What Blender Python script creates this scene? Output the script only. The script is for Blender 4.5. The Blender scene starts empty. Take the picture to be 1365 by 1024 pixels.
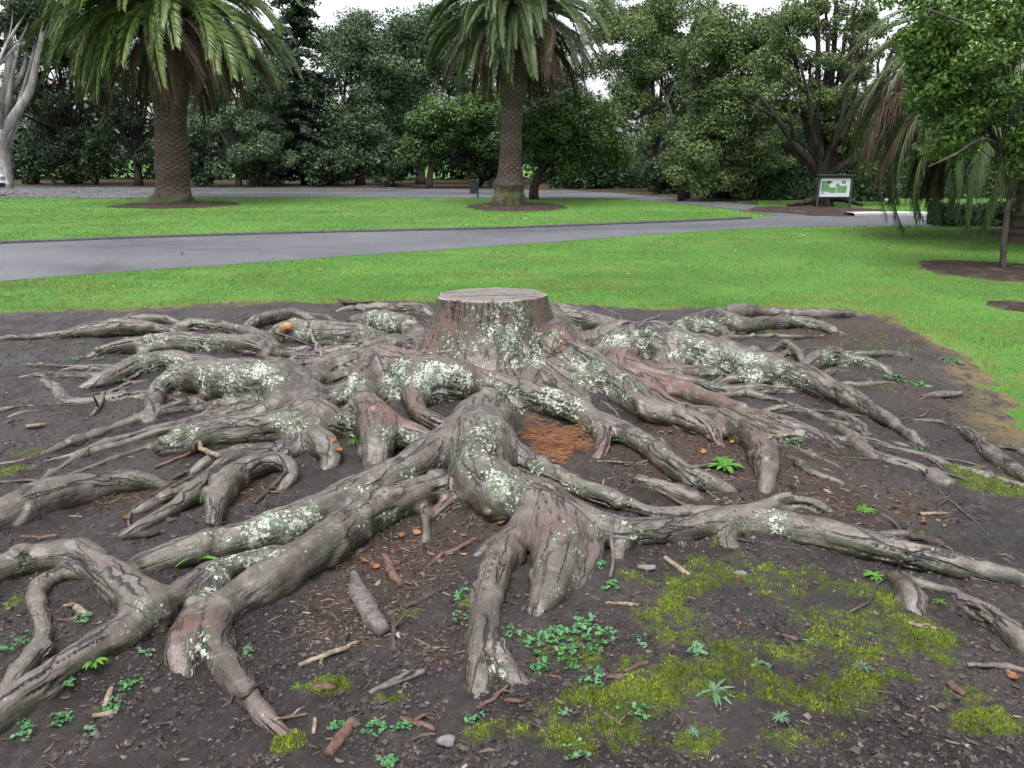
import bpy, bmesh, math, random
import numpy as np
from mathutils import Vector, Matrix
from mathutils.bvhtree import BVHTree

random.seed(7)
rng = np.random.default_rng(7)
scene = bpy.context.scene

# ------------------------------------------------------------------ camera
FPX, CX, CY, HOR, CAMH = 1071.0, 682.5, 512.0, 208.0, 1.55
PITCH = math.atan((CY - HOR) / FPX)
cam_d = bpy.data.cameras.new("camera")
cam = bpy.data.objects.new("camera", cam_d)
scene.collection.objects.link(cam)
cam.location = (0, 0, CAMH)
cam.rotation_euler = (math.pi / 2 - PITCH, 0, 0)
cam_d.sensor_width = 36
cam_d.lens = FPX / 1365 * 36
cam_d.clip_end = 3000
cam_d.clip_start = 0.05
scene.camera = cam
scene.render.resolution_x, scene.render.resolution_y = 1024, 768

# ------------------------------------------------------------------ overcast daylight
SUN_EL, SUN_AZ = math.radians(68), math.radians(205)
w = bpy.data.worlds.new("World")
scene.world = w
w.use_nodes = True
nt = w.node_tree
bg = nt.nodes["Background"]
sky = nt.nodes.new("ShaderNodeTexSky")
sky.sky_type = 'NISHITA'
sky.sun_disc = False
sky.sun_elevation = SUN_EL
sky.sun_rotation = SUN_AZ
sky.dust_density = 4.0
hs = nt.nodes.new("ShaderNodeHueSaturation")
hs.inputs['Saturation'].default_value = 0.16
hs.inputs['Value'].default_value = 1.6
nt.links.new(sky.outputs[0], hs.inputs['Color'])
nt.links.new(hs.outputs[0], bg.inputs['Color'])
bg.inputs['Strength'].default_value = 0.12

sd = bpy.data.lights.new("sun", 'SUN')
sd.energy = 1.35
sd.angle = math.radians(30)
sd.color = (1.0, 0.97, 0.93)
sun = bpy.data.objects.new("sun", sd)
scene.collection.objects.link(sun)
# direction the light comes from (sky sun_rotation is measured clockwise from +Y)
_d = Vector((math.sin(SUN_AZ) * math.cos(SUN_EL), math.cos(SUN_AZ) * math.cos(SUN_EL), math.sin(SUN_EL)))
sun.rotation_euler = _d.to_track_quat('Z', 'Y').to_euler()
sun.location = (0, 0, 30)

vs = scene.view_settings
vs.view_transform = 'Standard'
vs.look = 'None'
vs.gamma = 1
vs.exposure = 1.1
vs.use_curve_mapping = False
scene.cycles.max_bounces = 6
scene.cycles.transparent_max_bounces = 6
scene.cycles.use_denoising = True

# ------------------------------------------------------------------ helpers
COL = scene.collection
FWD = np.array([0, math.cos(PITCH), -math.sin(PITCH)])
UPV = np.array([0, math.sin(PITCH), math.cos(PITCH)])
CAMP = np.array([0, 0, CAMH])

def ray(px, py):
    d = np.array([1.0, 0, 0]) * ((px - CX) / FPX) + UPV * ((CY - py) / FPX) + FWD
    return d / np.linalg.norm(d)

def depth(p):
    return float(np.dot(np.asarray(p) - CAMP, FWD))

def at_z(px, py, z=0.0):
    d = ray(px, py)
    return CAMP + d * ((z - CAMH) / d[2])

def at_y(px, py, Y):
    d = ray(px, py)
    return CAMP + d * (Y / d[1])

def linkobj(o, parent=None):
    COL.objects.link(o)
    if parent is not None:
        o.parent = parent
    return o

def tag(o, label=None, cat=None, group=None, kind=None):
    if label: o["label"] = label
    if cat: o["category"] = cat
    if group: o["group"] = group
    if kind: o["kind"] = kind
    return o

def empty(name, loc, label, cat, group=None):
    o = bpy.data.objects.new(name, None)
    o.empty_display_size = 0.2
    o.location = loc
    COL.objects.link(o)
    return tag(o, label, cat, group)

def mesh_np(name, V, F, mat=None, smooth=True, attrs=None, normals=None):
    """V (n,3); F array (m,k) or list of such arrays"""
    me = bpy.data.meshes.new(name)
    if isinstance(F, np.ndarray): F = [F]
    F = [np.asarray(f, dtype=np.int32) for f in F if len(f)]
    V = np.ascontiguousarray(V, dtype=np.float32)
    me.vertices.add(len(V))
    me.vertices.foreach_set("co", V.ravel())
    nl = sum(f.size for f in F); npoly = sum(len(f) for f in F)
    me.loops.add(nl)
    me.loops.foreach_set("vertex_index", np.concatenate([f.ravel() for f in F]))
    me.polygons.add(npoly)
    starts = []; c = 0
    for f in F:
        starts.append(c + np.arange(len(f), dtype=np.int32) * f.shape[1]); c += f.size
    me.polygons.foreach_set("loop_start", np.concatenate(starts).astype(np.int32))
    me.update(calc_edges=True)
    me.validate()
    if smooth:
        me.polygons.foreach_set("use_smooth", np.ones(len(me.polygons), dtype=bool))
    else:
        me.polygons.foreach_set("use_smooth", np.zeros(len(me.polygons), dtype=bool))
    for k, a in (attrs or {}).items():
        a = np.ascontiguousarray(a, dtype=np.float32)
        if a.ndim == 1:
            at = me.attributes.new(k, 'FLOAT', 'POINT'); at.data.foreach_set("value", a)
        else:
            at = me.attributes.new(k, 'FLOAT_VECTOR', 'POINT'); at.data.foreach_set("vector", a.ravel())
    if mat is not None: me.materials.append(mat)
    if normals is not None:
        me.normals_split_custom_set_from_vertices([tuple(n) for n in normals])
    me.update()
    return me

def obj_np(name, V, F, mat=None, parent=None, **k):
    return linkobj(bpy.data.objects.new(name, mesh_np(name, V, F, mat, **k)), parent)

class MB:
    """gathers simple shapes into one mesh"""
    def __init__(s): s.V = []; s.F3 = []; s.F4 = []; s.n = 0; s.A = []
    def add(s, V, F, a=None):
        V = np.asarray(V, float); F = np.asarray(F, int)
        (s.F4 if F.shape[1] == 4 else s.F3).append(F + s.n)
        s.V.append(V); s.n += len(V)
        s.A.append(np.zeros(len(V)) if a is None else (np.full(len(V), a) if np.isscalar(a) else np.asarray(a)))
    def box(s, c, d, rz=0.0, rx=0.0, a=None):
        v = np.array([[x, y, z] for x in (-.5, .5) for y in (-.5, .5) for z in (-.5, .5)]) * np.asarray(d)
        R = np.array(Matrix.Rotation(rz, 3, 'Z') @ Matrix.Rotation(rx, 3, 'X'))
        s.add(v @ R.T + np.asarray(c), [[0, 1, 3, 2], [4, 6, 7, 5], [0, 4, 5, 1], [2, 3, 7, 6], [0, 2, 6, 4], [1, 5, 7, 3]], a)
    def tube(s, P, R, n=8, a=None, cap=True):
        V, F, C = tube(P, R, n, cap)
        s.add(V, F, a)
        if cap: s.F3.append(np.asarray(C) + s.n - len(V))
    def arrays(s):
        F = []
        if s.F4: F.append(np.concatenate(s.F4))
        if s.F3: F.append(np.concatenate(s.F3))
        return np.concatenate(s.V), F, np.concatenate(s.A)
    def mesh(s, name, mat, smooth=True):
        V, F, A = s.arrays()
        return mesh_np(name, V, F, mat, smooth=smooth, attrs={"tint": A})
    def obj(s, name, mat, parent=None, smooth=True):
        return linkobj(bpy.data.objects.new(name, s.mesh(name, mat, smooth)), parent)

def bevel(o, wd=0.01, seg=2):
    m = o.modifiers.new("bevel", 'BEVEL'); m.width = wd; m.segments = seg; m.limit_method = 'ANGLE'
    return o

def tube(P, R, n=8, cap=True):
    P = np.asarray(P, float); m = len(P)
    R = np.broadcast_to(np.asarray(R, float), (m,))
    T = np.gradient(P, axis=0); T /= np.linalg.norm(T, axis=1)[:, None] + 1e-9
    ref = np.array([0, 0, 1.0]) if abs(T[0, 2]) < 0.9 else np.array([1.0, 0, 0])
    N = []
    for t in T:
        ref = ref - t * np.dot(ref, t); ref = ref / (np.linalg.norm(ref) + 1e-9); N.append(ref)
    N = np.array(N); B = np.cross(T, N)
    th = np.linspace(0, 2 * np.pi, n, endpoint=False)
    V = (P[:, None] + R[:, None, None] * (np.cos(th)[None, :, None] * N[:, None] + np.sin(th)[None, :, None] * B[:, None])).reshape(-1, 3)
    i = np.arange(m - 1)[:, None] * n; j = np.arange(n)[None]; k = (j + 1) % n
    F = np.stack([i + j, i + k, i + n + k, i + n + j], -1).reshape(-1, 4)
    C = []
    if cap:
        V = np.vstack([V, P[0], P[-1]])
        for q in range(n):
            C.append([m * n, (q + 1) % n, q]); C.append([m * n + 1, (m - 1) * n + q, (m - 1) * n + (q + 1) % n])
    return V, F, C

def catmull(P, step):
    P = np.asarray(P, float)
    Q = np.vstack([2 * P[0] - P[1], P, 2 * P[-1] - P[-2]])
    out = []
    for i in range(1, len(Q) - 2):
        a, b, c, d = Q[i - 1], Q[i], Q[i + 1], Q[i + 2]
        n = max(2, int(np.linalg.norm((c - b)[:3]) / step))
        t = np.linspace(0, 1, n, endpoint=False)[:, None]
        out.append(0.5 * (2 * b + (c - a) * t + (2 * a - 5 * b + 4 * c - d) * t ** 2 + (3 * b - a - 3 * c + d) * t ** 3))
    out.append(P[-1:])
    return np.vstack(out)

# vectorised gradient noise
_perm = np.random.default_rng(3).permutation(256).astype(np.int32)
_perm = np.concatenate([_perm, _perm, _perm])
_grad = np.random.default_rng(4).normal(size=(256, 3)); _grad /= np.linalg.norm(_grad, axis=1)[:, None]
_grad = _grad.astype(np.float32)

def pnoise(p):
    p = np.asarray(p, dtype=np.float32)
    i = np.floor(p).astype(np.int32); f = p - i
    i &= 255
    u = f * f * f * (f * (f * 6 - 15) + 10)
    def g(dx, dy, dz):
        h = _perm[_perm[_perm[(i[..., 0] + dx) & 255] + ((i[..., 1] + dy) & 255)] + ((i[..., 2] + dz) & 255)]
        gr = _grad[h]
        return gr[..., 0] * (f[..., 0] - dx) + gr[..., 1] * (f[..., 1] - dy) + gr[..., 2] * (f[..., 2] - dz)
    x0 = g(0, 0, 0) * (1 - u[..., 0]) + g(1, 0, 0) * u[..., 0]
    x1 = g(0, 1, 0) * (1 - u[..., 0]) + g(1, 1, 0) * u[..., 0]
    x2 = g(0, 0, 1) * (1 - u[..., 0]) + g(1, 0, 1) * u[..., 0]
    x3 = g(0, 1, 1) * (1 - u[..., 0]) + g(1, 1, 1) * u[..., 0]
    y0 = x0 * (1 - u[..., 1]) + x1 * u[..., 1]
    y1 = x2 * (1 - u[..., 1]) + x3 * u[..., 1]
    return (y0 * (1 - u[..., 2]) + y1 * u[..., 2]) * 1.5

def n2(x, y, s, z=0.0):
    x = np.asarray(x, float); y = np.asarray(y, float)
    return pnoise(np.stack([x * s + 50, y * s + 50, np.full_like(x, z + 0.37)], -1))

def sstep(a, b, x):
    t = np.clip((x - a) / (b - a), 0, 1); return t * t * (3 - 2 * t)

# ------------------------------------------------------------------ material helpers
class NT:
    def __init__(s, name):
        s.m = bpy.data.materials.new(name); s.m.use_nodes = True
        s.t = s.m.node_tree; s.b = s.t.nodes["Principled BSDF"]
        s.out = s.t.nodes["Material Output"]
        s.tc = s.t.nodes.new("ShaderNodeTexCoord").outputs["Object"]
    def n(s, typ, **kw):
        nd = s.t.nodes.new(typ)
        for k, v in kw.items(): setattr(nd, k, v)
        return nd
    def put(s, sock, v):
        if isinstance(v, bpy.types.NodeSocket): s.t.links.new(v, sock)
        elif isinstance(v, (tuple, list)) and sock.type == 'RGBA' and len(v) == 3: sock.default_value = (*v, 1)
        else: sock.default_value = v
    def attr(s, name, out="Fac"):
        return s.n("ShaderNodeAttribute", attribute_name=name).outputs[out]
    def noise(s, sc, det=4, rough=0.55, vec=None, dist=0.0):
        nd = s.n("ShaderNodeTexNoise")
        s.put(nd.inputs["Vector"], s.tc if vec is None else vec)
        nd.inputs["Scale"].default_value = sc; nd.inputs["Detail"].default_value = det
        nd.inputs["Roughness"].default_value = rough; nd.inputs["Distortion"].default_value = dist
        return nd.outputs["Fac"]
    def voro(s, sc, vec=None, feature='F1', out="Distance", rnd=1.0):
        nd = s.n("ShaderNodeTexVoronoi", feature=feature)
        s.put(nd.inputs["Vector"], s.tc if vec is None else vec)
        nd.inputs["Scale"].default_value = sc; nd.inputs["Randomness"].default_value = rnd
        return nd.outputs[out]
    def math(s, op, a, b=0.0, c=None, clamp=False):
        nd = s.n("ShaderNodeMath", operation=op, use_clamp=clamp)
        s.put(nd.inputs[0], a); s.put(nd.inputs[1], b)
        if c is not None: s.put(nd.inputs[2], c)
        return nd.outputs[0]
    def ss(s, v, a, b, lo=0.0, hi=1.0):
        nd = s.n("ShaderNodeMapRange", interpolation_type='SMOOTHSTEP')
        s.put(nd.inputs[0], v)
        for i, q in enumerate((a, b, lo, hi)): s.put(nd.inputs[i + 1], q)
        return nd.outputs[0]
    def mix(s, f, a, b, mode='MIX'):
        nd = s.n("ShaderNodeMix", data_type='RGBA', blend_type=mode)
        s.put(nd.inputs[0], f); s.put(nd.inputs[6], a); s.put(nd.inputs[7], b)
        return nd.outputs[2]
    def vmul(s, v, k):
        nd = s.n("ShaderNodeVectorMath", operation='MULTIPLY'); s.put(nd.inputs[0], v); nd.inputs[1].default_value = k
        return nd.outputs[0]
    def vadd(s, v, k):
        nd = s.n("ShaderNodeVectorMath", operation='ADD'); s.put(nd.inputs[0], v); s.put(nd.inputs[1], k)
        return nd.outputs[0]
    def bump(s, h, dist=0.01, st=1.0, nrm=None):
        nd = s.n("ShaderNodeBump"); s.put(nd.inputs["Height"], h)
        nd.inputs["Distance"].default_value = dist; nd.inputs["Strength"].default_value = st
        if nrm is not None: s.put(nd.inputs["Normal"], nrm)
        return nd.outputs[0]
    def fin(s, col, rough=0.7, nrm=None, spec=0.4, trans=None):
        s.put(s.b.inputs["Base Color"], col); s.put(s.b.inputs["Roughness"], rough)
        s.b.inputs["Specular IOR Level"].default_value = spec
        if nrm is not None: s.put(s.b.inputs["Normal"], nrm)
        if trans is not None:
            tr = s.n("ShaderNodeBsdfTranslucent"); s.put(tr.inputs[0], col)
            mx = s.n("ShaderNodeMixShader"); mx.inputs[0].default_value = trans
            s.t.links.new(s.b.outputs[0], mx.inputs[1]); s.t.links.new(tr.outputs[0], mx.inputs[2])
            s.t.links.new(mx.outputs[0], s.out.inputs[0])
        return s.m

def leaf_mat(name, c0, c1, c2=None, rough=0.5, trans=0.25, spec=0.3):
    t = NT(name); f = t.attr("tint")
    col = t.mix(f, c0, c1)
    if c2 is not None: col = t.mix(t.ss(f, 0.93, 0.97), col, c2)
    return t.fin(col, rough, None, spec, trans)

def plain_mat(name, c, rough=0.5, var=0.25, sc=20, spec=0.4, metal=0.0, bump=0.0):
    t = NT(name)
    nz = t.noise(sc, 5, 0.6)
    col = t.mix(t.ss(nz, 0.3, 0.7), tuple(x * (1 - var) for x in c), tuple(min(1, x * (1 + var)) for x in c))
    t.b.inputs["Metallic"].default_value = metal
    return t.fin(col, rough, t.bump(nz, 0.01, bump) if bump else None, spec)
# ------------------------------------------------------------------ the ground
STX, STY, ZTOP = 0.0, 0.0, 0.62
_p = at_z(656, 392.5, ZTOP); STX, STY = float(_p[0]), float(_p[1])
STR = 75 / FPX * depth(_p)

def gz(x, y):
    r2 = (np.asarray(x) - STX) ** 2 + (np.asarray(y) - STY) ** 2
    return 0.15 * np.exp(-r2 / (2 * 0.85 ** 2))

def at_g(px, py, h=0.0):
    z = h
    for _ in range(6):
        p = at_z(px, py, z); z = float(gz(p[0], p[1])) + h
    return p

# outline of the bare soil, traced on the ground
SOIL_PX = [(-700, 446), (-350, 428), (0, 420), (130, 413), (300, 406), (430, 406), (560, 402), (760, 409), (880, 413), (1010, 412), (1120, 416), (1180, 424),
           (1235, 446), (1285, 468), (1315, 500), (1322, 530), (1335, 570), (1385, 590), (1500, 640), (1800, 720)]
SOIL_W = [at_z(a, b)[:2] for a, b in SOIL_PX]
SOIL_POLY = np.array(SOIL_W + [np.array([4.6, 0.0]), np.array([4.0, -1.5]), np.array([-4.0, -1.5]), np.array([-7.0, 1.0])])

def poly_sd(x, y, P):
    """signed distance, positive inside"""
    x = np.asarray(x, float); y = np.asarray(y, float)
    d = np.full(x.shape, 1e9); ins = np.zeros(x.shape, bool)
    n = len(P)
    for i in range(n):
        a = P[i]; b = P[(i + 1) % n]; e = b - a
        t = np.clip(((x - a[0]) * e[0] + (y - a[1]) * e[1]) / (e @ e), 0, 1)
        d = np.minimum(d, (x - a[0] - t * e[0]) ** 2 + (y - a[1] - t * e[1]) ** 2)
        c = ((a[1] > y) != (b[1] > y)) & (x < (b[0] - a[0]) * (y - a[1]) / (b[1] - a[1] + 1e-12) + a[0])
        ins ^= c
    d = np.sqrt(d)
    return np.where(ins, d, -d)

def soil_sd(x, y):
    s = poly_sd(x, y, SOIL_POLY)
    return s + 0.16 * n2(x, y, 1.6) + 0.09 * n2(x, y, 5.0, 3) + 0.04 * n2(x, y, 14.0, 5)

BANK = None
def bank_f(x, y):
    if BANK is None: return 0.0
    u = np.clip((np.asarray(x) - X0) / VOX, 0, BANK.shape[0] - 1.001); v = np.clip((np.asarray(y) - Y0) / VOX, 0, BANK.shape[1] - 1.001)
    i = u.astype(int); j = v.astype(int); f = u - i; g = v - j
    return (BANK[i, j] * (1 - f) + BANK[i + 1, j] * f) * (1 - g) + (BANK[i, j + 1] * (1 - f) + BANK[i + 1, j + 1] * f) * g

def soil_h(x, y):
    s = soil_sd(x, y)
    b = 0.030 * n2(x, y, 1.3, 1) + 0.016 * n2(x, y, 4.5, 2) + 0.011 * n2(x, y, 11, 3) + 0.0070 * n2(x, y, 27, 4)
    b = b + 0.009 * np.abs(n2(x, y, 19, 9)) + 0.0042 * n2(x, y, 70, 6)
    return gz(x, y) + bank_f(x, y) + 0.042 * np.clip(s / 0.22, -2.5, 1) + b * np.clip(s / 0.3 + 0.3, 0.15, 1)

# moss patches (px centre, px radii, strength)
MOSS = [(1010, 790, 150, 55, .9), (880, 810, 60, 40, .8), (900, 850, 70, 40, .75), (1150, 860, 130, 70, 1.05), (1020, 880, 90, 45, .9), (960, 930, 120, 50, 1.0),
        (830, 960, 120, 50, 1.1), (800, 1000, 130, 50, 1.2), (1130, 940, 110, 40, .85), (1190, 900, 90, 50, .9), (1310, 985, 60, 35, 1.4), (1080, 1000, 90, 35, .85),
        (920, 1000, 80, 45, 1.1), (1010, 1010, 60, 25, .8), (1330, 660, 60, 30, 1.5), (1290, 640, 30, 14, 1.0), (1120, 800, 60, 25, .9), (1200, 820, 50, 25, .8),
        (630, 830, 20, 15, .8), (570, 835, 40, 14, .8), (650, 1000, 40, 25, 1.0), (437, 932, 40, 10, 1.3), (525, 945, 35, 10, .7), (15, 830, 25, 20, 1.4),
        (385, 1015, 25, 14, 1.3), (140, 955, 35, 10, .8), (10, 640, 30, 14, 1.0), (40, 615, 35, 10, .9), (135, 908, 25, 8, .8), (960, 738, 60, 10, .5),
        (830, 785, 30, 14, .8), (450, 890, 60, 8, .4), (1240, 720, 60, 14, .5), (980, 445, 30, 5, 1.3), (1020, 450, 25, 4, 1.2), (410, 408, 30, 4, 1.2), (330, 412, 40, 4, .8),
        (205, 700, 20, 6, .7), (65, 705, 18, 6, .7), (1210, 775, 30, 10, .6), (760, 890, 60, 40, .8), (700, 870, 25, 25, .6), (860, 905, 60, 30, .6), (1250, 940, 80, 30, .7)]
_mossw = []
for a, b, c, d, k in MOSS:
    p = at_g(a, b); q = at_g(a + c, b); u = at_g(a, b - d * .7)
    _mossw.append((p[0], p[1], abs(q[0] - p[0]), max(0.05, abs(u[1] - p[1])), k))

def moss_f(x, y):
    m = np.zeros(np.shape(x))
    for a, b, rx, ry, k in _mossw:
        m = np.maximum(m, k * np.clip(1.25 - ((x - a) / rx) ** 2 - ((y - b) / ry) ** 2, 0, 1))
    nz = 0.5 + 0.50 * n2(x, y, 4.0, 11) + 0.55 * n2(x, y, 11, 12) + 0.42 * n2(x, y, 30, 13)
    return np.clip((m * 0.76 + nz * 0.95 - 0.90) * 2.0, 0, 1) * (m > 0.02)

# reddish-brown litter between the roots (px ellipses)
LITTER = [(960, 620, 190, 60, 1.0), (1060, 680, 150, 40, .8), (900, 640, 90, 40, 1), (840, 600, 60, 30, .8), (540, 750, 90, 60, 1), (480, 830, 80, 50, .9), (430, 600, 40, 25, .9),
          (330, 660, 60, 25, .8), (1120, 450, 110, 22, .9), (960, 500, 60, 14, .9), (430, 470, 60, 12, .7), (1200, 690, 60, 20, .7), (700, 700, 100, 30, .8),
          (200, 670, 120, 20, .5), (560, 590, 40, 10, .9), (250, 540, 70, 12, .6), (1240, 540, 60, 40, .4), (840, 480, 60, 20, .7), (600, 870, 60, 40, .4)]
_litw = []
for a, b, c, d, k in LITTER:
    p = at_g(a, b); q = at_g(a + c, b); u = at_g(a, b - d * .8)
    _litw.append((p[0], p[1], abs(q[0] - p[0]), abs(u[1] - p[1]) + .03, k))
def litter_f(x, y):
    m = np.zeros(np.shape(x))
    for a, b, rx, ry, k in _litw:
        m = np.maximum(m, k * np.clip(1.3 - ((x - a) / rx) ** 2 - ((y - b) / ry) ** 2, 0, 1))
    return np.clip(m + 0.5 * n2(x, y, 7, 21) * (m > 0), 0, 1)

# --- the lawn: one sheet to the horizon
gx = np.concatenate([-np.geomspace(900, 26, 22), np.arange(-25, 25.01, .5), np.geomspace(26, 900, 22)])
gy = np.concatenate([[-400, -120, -40, -15, -6], np.arange(-4, 62.1, .5), np.geomspace(64, 1500, 22)])
YY2, XX2 = np.meshgrid(gy, gx, indexing='ij')
sdd = poly_sd(XX2, YY2, SOIL_POLY)
ZL = gz(XX2, YY2) - np.clip((sdd - .35) * .3, 0, .1)
nx2 = len(gx)
_i = np.arange(len(gy) - 1)[:, None] * nx2; _j = np.arange(nx2 - 1)[None]
F2 = np.stack([_i + _j, _i + _j + 1, _i + nx2 + _j + 1, _i + nx2 + _j], -1).reshape(-1, 4)
t = NT("lawn")
c = t.mix(t.ss(t.noise(.35, 4, .55), .35, .65), (.050, .130, .022), (.075, .170, .032))
c = t.mix(t.math('MULTIPLY', t.ss(t.noise(1.7, 5, .65), .50, .70), .8), c, (.110, .150, .028))
c = t.mix(t.ss(t.noise(30, 3, .7), .5, .75), c, (.022, .075, .008))
mp = t.vmul(t.tc, (.25, 1.6, 1))
c = t.mix(t.math('MULTIPLY', t.ss(t.noise(1, 3, .5, mp), .55, .7), .55), c, (.030, .085, .012))
LAWN_MAT = t.fin(c, .85, t.bump(t.noise(60, 4, .7), .02, .6), .15)
lawn = obj_np("lawn", np.stack([XX2, YY2, ZL], -1).reshape(-1, 3), F2, LAWN_MAT)
tag(lawn, kind="structure")

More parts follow.
